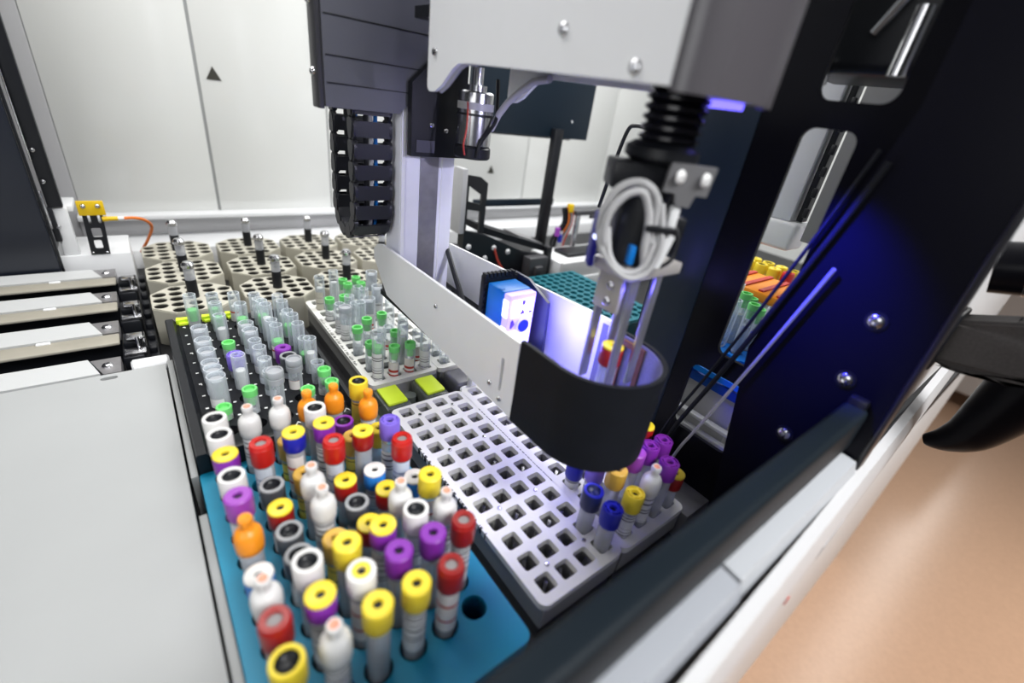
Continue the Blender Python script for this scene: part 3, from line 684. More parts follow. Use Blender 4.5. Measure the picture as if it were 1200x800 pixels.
# dark nose over the gripper: half round shell
def stadium_shell(cx, cy, R, th, y1, n=28, half=(PI, 2 * PI)):
    outer = [(cx - R, y1)] + arc((cx, cy), R, half[0], half[1], n) + [(cx + R, y1)]
    inner = [(cx + R - th, y1)] + list(reversed(arc((cx, cy), R - th, half[0], half[1], n))) + [(cx - R + th, y1)]
    return outer + inner
b = B(); b.prism([(22, -206.5)] + [(65 + 43 * math.cos(PI + PI * i / 24), -206.5 + 19 * math.sin(PI + PI * i / 24)) for i in range(25)] + [(65 + 40 * math.cos(PI - PI * i / 24 + PI), -206.5 + 16 * math.sin(-PI * i / 24)) for i in range(25)], 316.5, 620); part('nose_shell', b, noseshell, t)
b = B(); b.prism([(99, -203), (106, -199), (106, -178), (99, -180)], 315, 319); part('led_bar', b, blueled, t, label='lit blue strip under the nose')
b = B(); b.prism([(28, -200)] + [(102, -200), (102, 60), (28, 60)], 352, 360); part('inner_deck', b, black, t)
# column
b = B(); b.box(32, 95, 92, 126, 88, 352, 1.5); cl = part('column', b, alu, t)
b = B(); b.box(54, 75, 90.8, 92.4, 96, 300); part('groove_strip', b, brushed, cl)
b = B(); b.box(33, 37, 90.6, 92.2, 96, 300); b.box(79, 79.8, 91.2, 92.2, 96, 300); part('edge_line', b, whitemetal, cl)
b = B(); b.box(30, 100, 84, 134, 80, 92, 2); part('column_foot', b, black, t)
# bracket block and motor
b = B(); b.prism([(37, 243), (96, 243), (96, 330), (62, 330), (37, 306)], 79, 87.5, 'y'); bk = part('motor_bracket', b, black, t)
b = B(); b.box(42, 62, 77.8, 79.2, 247, 258); part('bracket_label', b, mat('dark_grey_label', (.06, .06, .08), .4), bk)
for x, z in ((58, 272), (74, 268)): part('screw', screw_mesh((x, 79, z), 2.6, 2, '-y'), steel, bk)
b = B(); b.cyl((84, 44, 249), 17.5, 11, 'z', 28, bev=1.5); mc = part('motor_base', b, black, t)
b = B(); b.cyl((84, 44, 260), 16.5, 46, 'z', 32, bev=1.2); mt = part('motor', b, steel, t)
b = B(); b.lathe([(16.9, 291), (16.9, 297)], 32, (84, 44, 0)); part('motor_band', b, whitecable, mt)
b = B(); b.lathe([(16.8, 286), (16.8, 288)], 32, (84, 44, 0)); part('motor_ring', b, black, mt)
b = B(); b.cyl((84, 44, 306), 9, 5, 'z', 24); b.cyl((84, 44, 311), 5, 14, 'z', 24); part('motor_shaft', b, steel, mt)
b = B(); b.tube(smoothpath([(102, 38, 318), (101, 34, 296), (98, 30, 284), (88, 26, 274), (80, 26, 264), (78, 27, 252)]), 1.8, 8); part('motor_cable', b, black, t)
b = B(); b.tube(smoothpath([(72, 40, 302), (68, 32, 290), (67, 30, 276), (65, 30, 262), (68, 32, 253)]), .8, 6); part('red_wire', b, redwire, t)
# basket: two white side plates and the black curved shield
def side_plate(x0, x1, poly, nm, holes=()):
    b = B(); b.prism(poly, x0, x1, 'x', holes); return part(nm, b, whitemetal, t)
lp = side_plate(20, 23, [(-138, 81), (96, 92), (131, 126), (130, 137), (121, 144), (110, 147), (10, 147.8), (-136.5, 148.5)], 'side_plate', [rrect(-122, -118.5, 96, 127, 1.2, 3)])
for y, z in ((-14, 126), (-107, 97), (-122, 90)): part('screw', screw_mesh((20, y, z), 2.4, 1.8, '-x'), steel, lp)
b = B(); b.box(23.3, 24.3, -126, -114, 92, 131); part('slot_light_block', b, black, lp)  # black plate added to block inner light, so the slot looks dark
rp = side_plate(107, 110, [(-150, 81), (125, 92), (131, 126), (122, 138), (112, 141), (-12, 147.5), (-140, 155), (-150, 155)], 'side_plate')
b = B(); b.box(104.4, 107.4, -178, -152, 106, 152, 1)
b = B(); b.prism([(-186, 100), (-162, 100), (-162, 148), (-186, 148)], 104, 107.2, 'x', [[(-182, 105), (-167, 105), (-167, 143), (-182, 143)]])
part('copper_frame', b, copper, t)
b = B(); b.prism(stadium_shell(65, -178, 45.5, 3.2, -138), 80, 152); sh = part('shield', b, blackmatte, t)
b = B()
b.prism(stadium_shell(65, -178, 42.2, 1, -140), 82, 150.5); part('shield_lining', b, mat('blue_grey_lining', (.20, .20, .30), .5, noise=.3, nscale=600), sh)
b = B(); b.box(23, 107, -30, 120, 84, 90); part('basket_floor', b, blackmatte, t)
b = B(); b.tube([(98, 108, 146), (70, 10, 102)], 3.2, 8); part('strut', b, black, t)

# cable chain beside the column
t = thing('cable_chain', 'black drag chain hanging in a loop beside the aluminium column', 'cable chain', (8, 122, 155))
pathc = []
zt, zb_, yf, yb = 300, 184, 107, 158
Rr_ = (yb - yf) / 2
n1 = 6
for i in range(n1): pathc.append((yf, zt - (zt - zb_) * i / n1, -PI / 2))
for i in range(6): a = PI + PI * (i + .0) / 5; pathc.append(((yf + yb) / 2 + Rr_ * math.cos(a), zb_ + Rr_ * math.sin(a), a + PI / 2))
for i in range(1, n1): pathc.append((yb, zb_ + (zt - zb_) * i / n1, PI / 2))
def link_mesh():
    b = B()
    for x in (-19, 16):
        t2 = B(); t2.prism(rrect(-10.5, 10.5, -8, 8, 7.5, 6), x, x + 3.2, 'x'); b.add(t2.bm)
        t2 = B(); t2.cyl((x - .8, 5, 0), 4, 4.8, 'x', 14); b.add(t2.bm)
        t2 = B(); t2.prism(rrect(-9, 3, -6, 6, 3, 4), x - 1, x + 4.2, 'x'); b.add(t2.bm)
    b.box(-17, 17, -7, 7, 6.2, 7.8); b.box(-17, 17, -7, 7, -7.8, -6.2)
    return b.mesh('chain_link', mat('chain_black', (.014, .015, .02), .38), (0, 0, 0))
lk = link_mesh()
for y, z, a in pathc:
    o = bpy.data.objects.new('chain_link', lk); COL.objects.link(o); o.parent = t
    o.location = Vector((0, y - 122, z - 155)) * S; o.rotation_euler = (a, 0, 0)
for k, x in enumerate((0, 6, -5)):
    b = B(); b.tube([(8 + x, p[0] + (2 if k == 1 else -1), p[1]) for p in pathc], 2.2, 8); part('inner_cable', b, whitecable if k == 0 else (bluebody if k == 1 else black), t)

# ------------------------------------------------------------------ barcode reader in the basket
t = thing('barcode_reader', 'blue box reader with glowing white front between the arm plates', 'sensor', (70, -60, 92))
b = B(); b.box(53, 84, -70, -46, 104, 158, 1.5); b.box(53.4, 57, -66, -62, 157, 158.6); part('housing', b, bluebody, t)
b = B()
for k in range(10): b.box(51, 88, -45, -40, 104 + k * 6, 107 + k * 6)
for k in range(8): b.box(51 + k * 4.4, 53.5 + k * 4.4, -45, -39, 160, 165)
b.box(50, 89, -44, -38, 102, 163, 1.5); part('back_plate', b, black, t)
b = B(); b.prism([(-94, 92), (-30, 92), (-30, 150), (-38, 162), (-60, 162), (-90, 150)], 88, 91, 'x'); part('shade_plate', b, mat('navy_shade', (.012, .014, .045), .4), t)
glowfr = mat('lit_purple_frame', (.5, .45, .9), .25, emit=(.42, .30, 1.0), estr=.9)
b = B(); b.box(53.5, 83.5, -79, -70, 104.5, 157.5, 1.5); w = part('clear_cover', b, glowfr, t)
b = B(); b.box(57, 80.5, -80, -78.8, 107, 123, .5); b.box(57, 80.5, -80, -78.8, 136, 153, .5); b.box(70, 80.5, -80, -78.8, 122, 137, .5); part('lit_window', b, glowface, w)
b = B(); b.box(52.6, 53.6, -78, -71, 108, 126, .3); b.box(52.6, 53.6, -78, -71, 136, 152, .3); part('lit_side', b, glowface, w)
b = B(); b.cyl((70, -82, 128), 7.5, 3, 'y', 24); part('lens_ring', b, mat('lit_lilac', (.5, .5, .8), .3, emit=(.5, .4, 1.0), estr=.6), w)
b = B(); b.cyl((70, -82.6, 128), 5.8, 2, 'y', 24); part('lens', b, bluelens, w)
b = B(); b.box(67, 70, -80.6, -79.8, 148, 152); b.prism([(66, 139), (71, 139), (68.5, 144)], -80.6, -79.8, 'y'); b.box(76, 79, -80.6, -79.8, 139, 141); b.prism([(57.5, 126), (61, 130), (59, 134), (57.5, 132)], -80.6, -79.0, 'y'); part('window_marks', b, mat('purple_marks', (.12, .05, .35), .4), w)
b = B(); b.box(58, 78, -60, -46, 90, 104, 1); part('foot', b, black, t)

# ------------------------------------------------------------------ tube gripper with bellows and cables
GX, GY = 73, -178
t = thing('tube_gripper', 'gripper head hanging on black bellows with looped white cables and four fingers', 'gripper', (GX, GY, 130))
prof = [(14, 330)]
for i in range(8):
    z = 324 - i * 5.2
    prof += [(14.5, z), (17.6, z - 1.7), (17.6, z - 3.4)]
prof += [(14, 282), (0, 282)]
b = B(); b.lathe(prof, 36, (GX, GY, 0)); part('bellows', b, mat('bellows_black', (.008, .008, .012), .22), t)
b = B(); b.lathe([(17, 293), (21.5, 290), (21.5, 285), (17, 282)], 30, (GX - 3, GY, 0)); part('bellows_clamp', b, black, t)
U = Vector((0.794, -0.608, 0)); N_ = Vector((-0.608, -0.794, 0)); C0 = Vector((66, -178, 0))
def V(u, n, z): # across the head / out of its open side / height
    p = C0 + U * u + N_ * n; return (p.x, p.y, z)
RZ = ((66, -178, 0), -math.atan2(0.608, 0.794), 'Z')
b = B(); b.box(40, 78, -190, -164, 266, 282, 2); part('head_block', b, black, t, rot=RZ)
b = B(); b.prism([(70, 285), (96, 285), (94.5, 269), (88, 269), (86, 262), (78, 262), (76, 269), (69, 269)], -197, -193, 'y'); cp = part('clamp_plate', b, mat('grey_clamp', (.20, .20, .21), .45, metal=.4), t, rot=RZ)
for u in (10, 24.5):
    b = screw_mesh(V(u, 19, 278), 3.9, 2.5, '-y'); part('bolt', b, mat('bright_bolt', (.85, .85, .85), .3), cp)
b = B(); b.box(77, 83, -196, -190, 244, 262, 2); part('white_pin', b, white, cp, rot=RZ)
b = B(); b.cyl((66, -178, 222), 15, 46, 'z', 28); b.box(50, 84, -184, -162, 226, 268, 2); part('motor_body', b, black, t, rot=RZ)
b = B(); b.prism([(70, 224), (80, 224), (84, 244), (68, 244)], -196, -186, 'y'); part('white_block', b, white, t, rot=RZ)
b = B(); b.box(84, 92, -188, -178, 240, 254, 1.5); b.box(80, 88, -190, -180, 232, 244, 1.5); part('side_connector', b, black, t, rot=RZ)
b = B(); b.box(59, 63, -197, -190, 224, 236, 1); part('blue_connector', b, bluebody, t, rot=RZ)
b = B(); b.box(50, 104, -194, -162, 214, 222, 1); part('base_plate', b, mat('grey_plate', (.42, .40, .38), .4, metal=.3), t)
loops = ([(-20, 8, 226), (-26, 10, 240), (-26, 12, 256), (-20, 14, 268), (-9, 15, 272), (1, 16, 266), (4, 17, 254), (4, 18, 240), (7, 18, 226)],
         [(-15, 14, 222), (-23, 15, 236), (-24, 16, 252), (-17, 17, 264), (-8, 18, 267), (-2, 18, 258), (0, 19, 248), (1, 19, 236), (4, 19, 224)],
         [(-25, 10, 250), (-24, 14, 234), (-15, 20, 222), (-4, 22, 217), (6, 21, 222), (10, 20, 236), (8, 19, 250), (5, 17, 262)],
         [(-22, 13, 244), (-18, 18, 228), (-8, 21, 220), (2, 21, 224), (6, 20, 240)])
for i, p in enumerate(loops):
    b = B(); b.tube(smoothpath([V(*q) for q in p], 8), 2.3 if i < 2 else 2.0, 10); part('white_cable', b, whitecable, t)
b = B(); b.tube(smoothpath([V(*q) for q in ((18, 12, 250), (22, 14, 242), (21, 15, 230), (14, 16, 224))], 8), 1.3, 8); part('black_cable', b, black, t)
b = B(); b.box(64, 82, -200, -194, 246, 250, 1); part('cable_tie', b, black, t, rot=RZ)
b = B(); b.box(38, 42, -184, -172, 216, 250, 1); lb_ = part('led_board', b, mat('blue_board', (.01, .01, .2), .4), t, rot=RZ)
b = B(); b.cyl((40, -186, 247), 1.4, 2, 'y', 12); b.cyl((44, -186, 247), 1.4, 2, 'y', 12); b.cyl((39, -186, 236), 1.4, 2, 'y', 12); part('led', b, glowface, lb_, rot=RZ)
for dx in (-12, 12):
    for dy in (-12, 12):
        cx, cy = GX + dx, GY + dy
        b = B(); b.box(cx - 3.6, cx + 3.6, cy - 1.6, cy + 1.6, 128, 214, .8); part('finger', b, mat('finger_steel', (.42, .42, .45), .3, metal=.8), t)
b = B(); b.box(53, 57, -187, -166, 188, 214, 1); fp = part('finger_bracket', b, mat('grey_plate', (.42, .40, .38)), t)
for z in (195, 206): part('screw', screw_mesh((53, -178, z), 3, 2, '-x'), steel, fp)
cap_tube(GX, GY, 157, 'RY', 'tube with red cap and yellow top gripped between the steel fingers', None, zbot=75, bodymat=glass)

# ------------------------------------------------------------------ side panel (plane x = 200) with windows
t = thing('machine_side_panel', 'black side panel with tall rounded windows beside the racks', 'panel', (202, -240, -45))
b = B(); b.prism([(-322, -44), (-164, -44), (-164, 640), (-322, 640)], 200, 204, 'x',
                 [rrect(-233, -197, 130, 314, 8), rrect(-244, -197, 331, 470, 9), rrect(-240, -181, 42, 111, 8)])
part('window_panel', b, blackgloss, t)
for y, z in ((-291, 205), (-292, 159), (-274, 96)):
    s = part('screw', screw_mesh((195.6, y, z), 4.6, 2.0, '-x'), steel, t)
    b = B(); b.cyl((195.5, y, z), 6.6, 1.1, 'x', 24); part('washer', b, black, s)
b = B(); b.prism([(-322, -44), (-252, -44), (-222, 150), (-258, 330), (-258, 640), (-322, 640)], 196.5, 200, 'x'); part('front_sheet', b, mat('blue_black_sheet', (.003, .003, .008), .35, spec=.14), t)
b = B(); b.box(196, 212, -326, -322, 98, 640, 1.5); part('front_edge', b, mat('black_edge', (.02, .02, .024), .3), t)
b = B(); b.box(206, 238, -321.5, -316, 98, 640, 1); part('aluminium_edge', b, mat('grey_edge', (.34, .34, .35), .5), t)
b = B(); b.box(199, 205, -164, -112, -44, 640, 1); struct('wall_side_teal', b, navy, (202, -138, -44))
# cables in front of the panel
for i, (pts, r, m, lab) in enumerate((
    ([(193.5, -257, 300), (193.5, -246, 254), (193.5, -222, 159), (193, -207, 104), (190, -190, 41), (188, -184, -11)], 2.2, blackmatte, 'thick black cable hanging across side panel windows'),
    ([(193.5, -249, 306), (193.5, -238, 256), (193.5, -214, 159), (193, -199, 104), (190, -182, 41), (188, -176, -11)], 1.4, blackmatte, 'thin black cable hanging behind the thick black cable'),
    ([(190, -256.2, 230.4), (190, -248, 198), (189, -232.6, 137.5), (186, -213, 62), (182, -205, 30), (178, -200, -11)], 1.4, greycable, 'grey cable hanging across side panel down to the bed plate'))):
    b = B(); b.tube(smoothpath(pts, 8), r, 10); one('hanging_cable', b, m, lab, 'cable', pts[-1], 'cables at the side panel')

# ------------------------------------------------------------------ front rail and fascia
t = thing('front_rail', 'dark front safety rail running across the machine edge', 'rail', (-30, -306, 110))
b = B(); b.box(-420, 196.5, -314.5, -298.5, 112, 146, 4, 4); part('bar', b, mat('rail_dark', (.007, .012, .017), .5, spec=.16, bump=.05), t)
b = B(); b.box(190, 199.5, -312, -300, 110, 152, 2); part('end_bracket', b, black, t)
t = thing('front_fascia', 'white machine front fascia with grey joints under the rail', 'fascia', (100, -325, -100))
b = B(); b.prism([(-315, 106), (-324, 105), (-327, 96), (-321, -40), (-300, -40), (-300, 106)], -500, 22, 'x'); part('upper_cover', b, mat('fascia_grey', (.40, .42, .46), .35), t)
b = B(); b.prism([(-315, 107), (-323, 106), (-326, 97), (-321, -40), (-300, -40), (-300, 107)], 24, 194, 'x'); part('upper_cover', b, mat('fascia_white', (.50, .52, .55), .35), t)
b = B(); b.prism([(-327.5, 97), (-334, 93), (-338, 80), (-338.5, 55), (-334, 20), (-329, -40)], -500, 1100, 'x'); lo = part('lower_cover', b, mat('fascia_lower', (.58, .58, .59), .35), t, rot=((100, -335, 60), math.radians(1.5), 'Z'))
b = B(); b.box(128, 170, -338.6, -336, 62, 76, .8); part('recess', b, greyside, t, rot=((100, -335, 60), math.radians(1.5), 'Z'))
b = B(); b.box(86, 90, -339.2, -338, 52, 58, .5); part('red_mark', b, red, t, rot=((100, -335, 60), math.radians(1.5), 'Z'))
b = B(); b.box(-500, 1100, -318, -299, -80, -46); part('under_body', b, black, t)
t = thing('neighbour_front', 'white upright front door of the next module beyond black panel', 'machine front', (600, -308, 0))
b = B(); b.box(241, 1000, -316, -300, 98, 640, 2); part('door_sheet', b, white, t)
b = B(); b.box(238.6, 241, -319, -300, 98, 640); part('door_gap', b, black, t)

# arm and handle projecting at the module front
t = thing('swing_arm', 'rough brown black swing arm projecting from the module front', 'bracket', (336, -340, 150))
b = B(); b.prism([(-317, 196), (-317, 160), (-331, 157), (-350, 161), (-369, 168), (-400, 180), (-470, 205), (-470, 248), (-351, 209)], 312, 346, 'x')
bmesh.ops.bevel(b.bm, geom=list(b.bm.edges), offset=2.5, segments=2, affect='EDGES'); part('arm_bar', b, brownrough, t)
b = B(); b.box(306, 350, -321, -316.5, 152, 202, 2); part('mount_plate', b, black, t)
t = thing('swivel_cylinder', 'black ribbed swivel cylinder above the brown swing arm', 'swivel', (340, -340, 206))
b = B(); b.tube([(338, -318, 238), (346, -420, 262)], 20, 28); part('barrel', b, blackgloss, t)
b = B(); b.tube([(339.4, -336, 242.2), (340.2, -346, 244.6)], 20.8, 28); part('steel_ring', b, steel, t)
t = thing('hook_handle', 'large black curved hook handle hanging under the swing arm', 'handle', (380, -365, 60))
pts = smoothpath([(381, -382, 176), (381, -377, 140), (381, -372, 112), (381, -366, 90), (381, -355, 74), (381, -343, 65)], 6)
rr = [28, 25, 21.5, 17.5, 11.5, 5]
b = B(); b.tube(pts, [rr[min(i // 6, 4)] + (rr[min(i // 6 + 1, 5)] - rr[min(i // 6, 4)]) * (i % 6) / 6 if i < 30 else 5 for i in range(len(pts))], 28); part('grip', b, blackgloss, t)
b = B(); b.box(352, 400, -404, -352, 174, 186, 2); part('hanger', b, black, t)

# ------------------------------------------------------------------ neighbouring bays seen behind the arm
t = thing('teal_rack', 'teal microtube rack behind the white arm plate', 'tube rack', (405, 140, -45))
holes = [circle(332 + 17.5 * i, 48 + 16 * j, 6.7, 12) for i in range(9) for j in range(13)]
b = B(); b.prism(rrect(318, 488, 34, 250, 6), 10, 15, 'z', holes); part('top_plate', b, rackteal, t)
b = B(); b.box(320, 486, 36, 248, -44, 4); part('rack_body', b, mat('teal_dark', (0, .05, .07), .5), t)
t = thing('white_channel', 'white channel trough behind the teal rack', 'trough', (640, 330, -45))
b = B(); b.box(476, 1000, 268, 276, -44, 24, 1); part('front_wall', b, mat('greyish_white', (.5, .5, .5), .4), t)
b = B(); b.box(476, 1000, 276, 372, -44, 22, 1); part('shelf', b, white, t)
b = B(); b.box(520, 800, 300, 350, 22, 30, 6, 3); part('dark_insert', b, black, t)
b = B(); b.box(476, 1000, 262, 268, -44, -8, 1); part('lip', b, white, t)
t = thing('feeder_unit', 'black tube feeder with bracket frame behind the aluminium column', 'feeder', (330, 320, -45))
b = B(); b.prism([(250, -44), (470, -44), (470, 30), (392, 46), (300, 84), (250, 96)], 300, 312, 'y'); part('side_panel', b, black, t)
b = B(); b.prism([(250, 66), (300, 60), (300, 172), (284, 182), (250, 186)], 312, 318, 'y', [[(262, 84), (290, 80), (290, 124), (262, 128)], [(262, 142), (290, 136), (290, 152), (262, 168)]]); part('bracket_frame', b, black, t)
b = B(); b.prism([(300, 96), (470, 46), (470, 34), (300, 84)], 312, 372, 'y'); part('ramp', b, blackmatte, t)
b = B(); b.prism([(388, 74), (452, 55), (452, 52), (388, 70)], 316, 366, 'y'); part('ramp_plate', b, brushed, t)
b = B(); b.box(240, 250, 300, 330, 90, 196, 1); part('back_post', b, greyside, t)
for x, z in ((262, 66), (318, 60), (352, 50), (300, 42)): part('knob', screw_mesh((x, 300, z), 5, 4, '-y'), white, t)
b = B(); b.box(392, 440, 276, 300, -10, 40, 3); b.box(404, 424, 268, 284, 0, 24, 3); part('drive', b, mat('feeder_drive', (.05, .05, .055), .4, noise=.5), t)
b = B(); b.tube(smoothpath([(318, 298, 60), (330, 292, 30), (360, 285, 0), (400, 280, -14)]), 2, 8); part('red_wire', b, redwire, t)
b = B(); b.box(455, 470, 300, 312, 30, 50, 2); part('end_stop', b, black, t)
t = thing('view_frame', 'thin black rectangular frame with heavy lower bar behind the column', 'frame', (540, 500, -45))
b = B(); b.box(400, 640, 498, 504, 84, 100, 1); part('lower_bar', b, navy, t)
b = B(); b.box(628, 633, 498, 504, 84, 260, 1); part('side_bar', b, black, t)
b = B(); b.box(400, 660, 498, 506, 236, 252, 1); part('upper_bar', b, black, t)
b = B(); b.box(610, 630, 500, 510, -44, 86, 1); part('foot', b, greyside, t)
b = B(); b.box(532, 556, 414, 428, -44, 262, 1)
one('frame_post', b, black, 'black upright post under the hanging dark teal panel', 'post', (544, 423, -45))
t = thing('hanging_visor', 'dark teal panel hanging behind the gantry arm', 'panel', (500, 436, 244))
b = B(); b.box(330, 645, 430, 444, 244, 520, 1.5); part('sheet', b, navy, t)
part('rivet', screw_mesh((590, 430, 278), 3, 1.5, '-y'), steel, t)
t = thing('wire_bundle', 'bundle of orange and purple wires on black stand behind gripper', 'wires', (560, 380, -45))
b = B(); b.box(540, 580, 372, 390, -44, 10, 2); part('stand', b, black, t)
for i, (m, dx) in enumerate(((orangecable, 0), (black, -14), (blackmatte, -6), (whitecable, 8), (redwire, 12), (black, 4))):
    b = B(); b.tube(smoothpath([(560 + dx, 378, 8), (556 + dx * 1.5, 374, 40), (572 + dx, 370, 78), (566 + dx, 372, 110)], 6), 3.6, 8); part('wire', b, m, t)
b = B(); b.box(548, 562, 368, 378, 20, 60, 2); gm = part('grey_module', b, greyside, t)
b = B(); b.cyl((540, 366, 50), 6, 18, 'z', 14); part('magenta_plug', b, magenta, gm)
b = B(); b.cyl((550, 364, 36), 5, 16, 'z', 14); part('blue_plug', b, royal, gm)
b = B(); b.box(566, 580, 366, 376, 100, 118, 1.5); part('yellow_plug', b, sensoryellow, gm)
b = B(); b.cyl((572, 366, -8), 7, 22, 'z', 14); part('orange_sleeve', b, orange, gm)
t = thing('small_gripper', 'small dark metal gripper above the white channel trough', 'gripper', (640, 400, 22))
b = B(); b.box(580, 662, 354, 366, 96, 106, 2); b.box(626, 682, 352, 360, 88, 96, 2); part('jaw', b, mat('gun_metal', (.12, .12, .13), .35, metal=.7), t)
b = B(); b.cyl((590, 360, 22), 6, 76, 'z', 14); part('stem', b, steel, t)
b = B(); b.tube(smoothpath([(215, -56, 296), (214, -40, 297), (213, -32, 290), (212, -24, 250), (212, -18, 214)], 8), 2, 8)
one('hanging_seal_hose', b, black, 'thin black bent hose in front of white wall beside bellows', 'hose', (212, -20, 214))

# bay seen through the side panel windows
t = thing('bright_blue_rack', 'bright blue tube rack seen through the panel window', 'tube rack', (318, -150, -45))
holes = [circle(262 + 20 * i, -208 + 20 * j, 7.2, 14) for i in range(6) for j in range(6)]
b = B(); b.prism(rrect(250, 375, -220, -95, 6), 79, 85, 'z', holes); part('top_plate', b, brightblue, t)
b = B(); b.box(252, 373, -218, -97, 66, 76); part('rack_body', b, mat('deep_blue', (0, .05, .3), .5), t)
b = B(); b.box(256, 370, -214, -100, -44, 66); part('riser', b, greyside, t)
FK = ('green_cap', 'green_cap', 'white_in', 'green_cap', 'clear')
CJ = ('first', 'second', 'third', 'fourth', 'fifth', 'sixth')
for i in range(3, 6):
    for j in range(1, 6):
        if (i * 3 + j * 2) % 7 == 5: continue
        clear_tube(262 + 20 * i, -208 + 20 * j, 136 + (i * 5 + j * 11) % 14, FK[(i * 2 + j) % 5], '%s in blue rack beyond window, %s row, %s from rail' % (KD[FK[(i * 2 + j) % 5]].replace('clear tube, ', ''), CJ[i - 3], CJ[j]), 'tubes beyond the panel window', r=6.5, zbot=82)
t = thing('orange_tray', 'orange tray lying behind the bright blue rack beyond window', 'tray', (425, -130, -45))
b = B(); b.box(386, 470, -176, -86, 128, 140, 3); part('tray', b, orange, t)
for k in range(4):
    b = B(); b.box(390, 466, -168 + 22 * k, -162 + 22 * k, 140, 142); part('rib', b, red, t)
b = B(); b.box(390, 466, -172, -90, -44, 128, 2); part('stand', b, white, t)
t = thing('pale_tray', 'pale tray with yellow capped tubes beyond the panel window', 'tray', (560, -80, -45))
b = B(); b.box(480, 680, -190, 60, -44, 96, 3); part('tray', b, white, t)
for i in range(8):
    cap_tube(500 + 22 * (i // 4), -128 + 19 * (i % 4), 146, ('YB', 'Y')[i % 2] if i else 'R', '%s on pale tray beyond window, %s from rail, %s row' % ('red capped tube' if not i else ('yellow rimmed tube', 'yellow capped tube')[i % 2], CJ[i % 4], ('nearer', 'rear')[i // 4]), 'capped tubes beyond the window', zbot=96)
t = thing('hanging_head_box', 'white rounded head box under a grey column beyond window', 'machine head', (420, -112, 196))
b = B(); b.box(400, 440, -149, -96, 190, 223, 5, 3); part('box', b, white, t)
b = B(); b.box(402, 430, -138, -103, 223, 620, 1); part('column', b, mat('column_grey', (.66, .67, .70), .35), t)
b = B(); b.box(410, 424, -148, -141, 224, 620, 1)
for k in range(9): b.box(402, 406, -153, -148, 230 + k * 22, 240 + k * 22, 1)
part('black_rack', b, black, t)
b = B(); b.box(402, 416, -101, -92, 224, 300, 1); b.box(402, 416, -102, -90, 312, 420, 1); part('white_guide', b, white, t)
b = B(); b.box(404, 412, -262, -156, 205, 640, 1); struct('wall_bay_grey', b, mat('bay_grey', (.20, .20, .205), .5), (446, -200, 150))
b = B(); b.box(1500, 1512, -300, 640, -60, 900); struct('wall_far_bay', b, wallpanel, (1506, 170, -60))
t = thing('upper_robot', 'dark robot head with chrome bits behind the upper window', 'robot head', (300, -190, 340))
b = B(); b.box(250, 330, -235, -150, 352, 500, 8, 3); part('head', b, black, t)
b = B(); b.cyl((250, -222, 352), 6, 40, 'z', 16); b.box(244, 252, -180, -172, 344, 362, 1); b.tube([(244, -200, 376), (240, -224, 420)], 3, 8); part('chrome_rod', b, steel, t)
t = thing('white_bar_stack', 'white slatted bars seen through the lower panel opening', 'slats', (242, -200, -45))
for k, (z, h) in enumerate(((14, 8), (34, 4))):
    b = B(); b.box(238, 246, -290, -110, z, z + h, 1); part('bar', b, white, t)
b = B(); b.box(239, 245, -280, -274, -44.5, 38); b.box(239, 245, -126, -120, -44.5, 38); part('bar_support', b, black, t)

# room beyond
t = thing('white_cabinet', 'white cabinet standing on black legs across the tan floor', 'cabinet', (3700, -330, -950))
b = B(); b.box(3380, 4100, -500, -60, -860, -100, 12, 3); part('body', b, white, t)
for y in (-470, -110):
    b = B(); b.tube([(3420, y, -860), (3300, y - 20, -946)], 16, 12); part('leg', b, black, t)
    b = B(); b.tube([(4060, y, -860), (4060, y, -946)], 16, 12); part('leg', b, black, t)

# ------------------------------------------------------------------ lights
def area(name, loc, size, power, col=(1, 1, 1), target=None, sy=None):
    l = bpy.data.lights.new(name, 'AREA'); l.energy = power; l.color = col; l.size = size * S
    if sy: l.shape = 'RECTANGLE'; l.size_y = sy * S
    o = bpy.data.objects.new(name, l); COL.objects.link(o); o.location = W(loc)
    if target is not None: o.rotation_euler = (W(target) - W(loc)).to_track_quat('-Z', 'Y').to_euler()
    return o
area('machine_ceiling_light', (-180, 330, 850), 600, 6.8, (1.0, 0.99, 0.97), (-150, 260, 0), 500)
area('bay_ceiling_light', (700, 350, 850), 700, 12, (1, 1, 1), (700, 250, 0), 500)
area('room_ceiling_light', (1600, -1300, 1500), 1200, 22, (1, .98, .95), (1500, -1100, -900), 700).data.spread = math.radians(95)
area('side_fill_light', (-720, -480, 470), 600, 1.15, (.98, .99, 1), (40, 60, 220), 400).data.spread = math.radians(110)  # added fill aimed at the arm, brightens its plates and column
area('floor_band_light', (5200, -640, 1600), 4600, 24, (1, .98, .95), (5200, -640, -900), 260)  # unseen lamp added so its reflection lays a bright band on the floor
area('fascia_fill_light', (350, -1500, 1500), 900, 7, (1, 1, 1), (200, -330, 60), 600).data.spread = math.radians(60)  # added fill that brightens the front fascia
def point(name, loc, power, col, rad):
    l = bpy.data.lights.new(name, 'POINT'); l.energy = power; l.color = col; l.shadow_soft_size = rad * S
    o = bpy.data.objects.new(name, l); COL.objects.link(o); o.location = W(loc); return o
point('reader_blue_light', (72, -112, 138), .22, (0.16, 0.14, 1.0), 8)
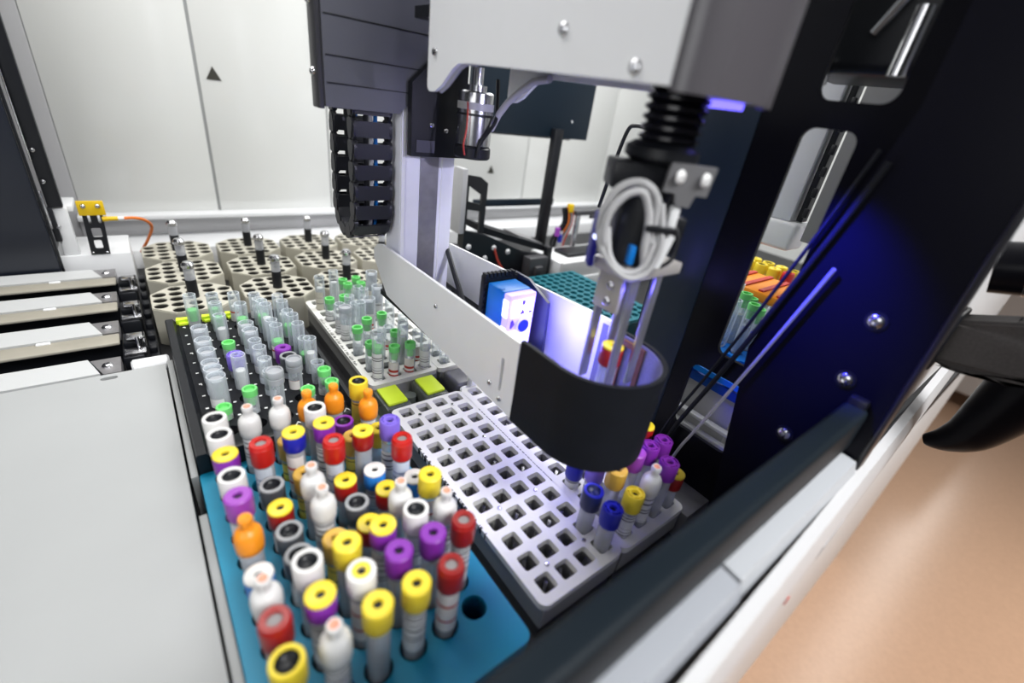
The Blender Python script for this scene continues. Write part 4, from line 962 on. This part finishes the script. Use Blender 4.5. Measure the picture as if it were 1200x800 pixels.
point('gripper_blue_light', (60, -190, 205), .05, (0.12, 0.10, 1.0), 6)
point('rack_blue_light', (95, -165, 74), .05, (0.22, 0.2, 1.0), 8)
def spot(name, loc, tgt, power, col, ang, rad):
    l = bpy.data.lights.new(name, 'SPOT'); l.energy = power; l.color = col; l.spot_size = math.radians(ang); l.spot_blend = 1; l.shadow_soft_size = rad * S
    o = bpy.data.objects.new(name, l); COL.objects.link(o); o.location = W(loc)
    o.rotation_euler = (W(tgt) - W(loc)).to_track_quat('-Z', 'Y').to_euler(); return o
spot('panel_blue_light', (108, -206, 314), (198, -252, 212), 9, (0.02, 0.02, 1.0), 52, 6)

spot('led_bar_light', (100, -196, 312), (63, 92, 190), 1.8, (.72, .70, 1.0), 60, 6)
w = bpy.data.worlds.new('room_ambient'); sc.world = w; w.use_nodes = True
w.node_tree.nodes['Background'].inputs[0].default_value = (0.92, 0.95, 1.0, 1); w.node_tree.nodes['Background'].inputs[1].default_value = 0.05

# ------------------------------------------------------------------ camera (16 mm wide angle held over the machine's front edge)
cam = bpy.data.cameras.new('camera'); co = bpy.data.objects.new('camera', cam); COL.objects.link(co)
cam.sensor_fit = 'HORIZONTAL'; cam.sensor_width = 36.0; cam.lens = 36.0 * 530.7387 / 1200.0
r0 = (0.78731759, -0.60276969, 0.12961371); r1 = (-0.19551664, -0.44346563, -0.87470651); r2 = (0.58472579, 0.66333019, -0.4669998)
M = Matrix(((r0[0], -r1[0], -r2[0]), (r0[1], -r1[1], -r2[1]), (r0[2], -r1[2], -r2[2])))
co.matrix_world = Matrix.Translation(W((-177.8308, -351.5492, 303.7013))) @ M.to_4x4()
cam.clip_start = 0.01; cam.clip_end = 50
cam.dof.use_dof = True; cam.dof.focus_distance = 0.50; cam.dof.aperture_fstop = 2.8
sc.camera = co
sc.view_settings.view_transform = 'Standard'; sc.view_settings.look = 'None'; sc.view_settings.gamma = 1.0
sc.view_settings.use_curve_mapping = False
sc.view_settings.exposure = 0.0
sc.cycles.transparent_max_bounces = 24
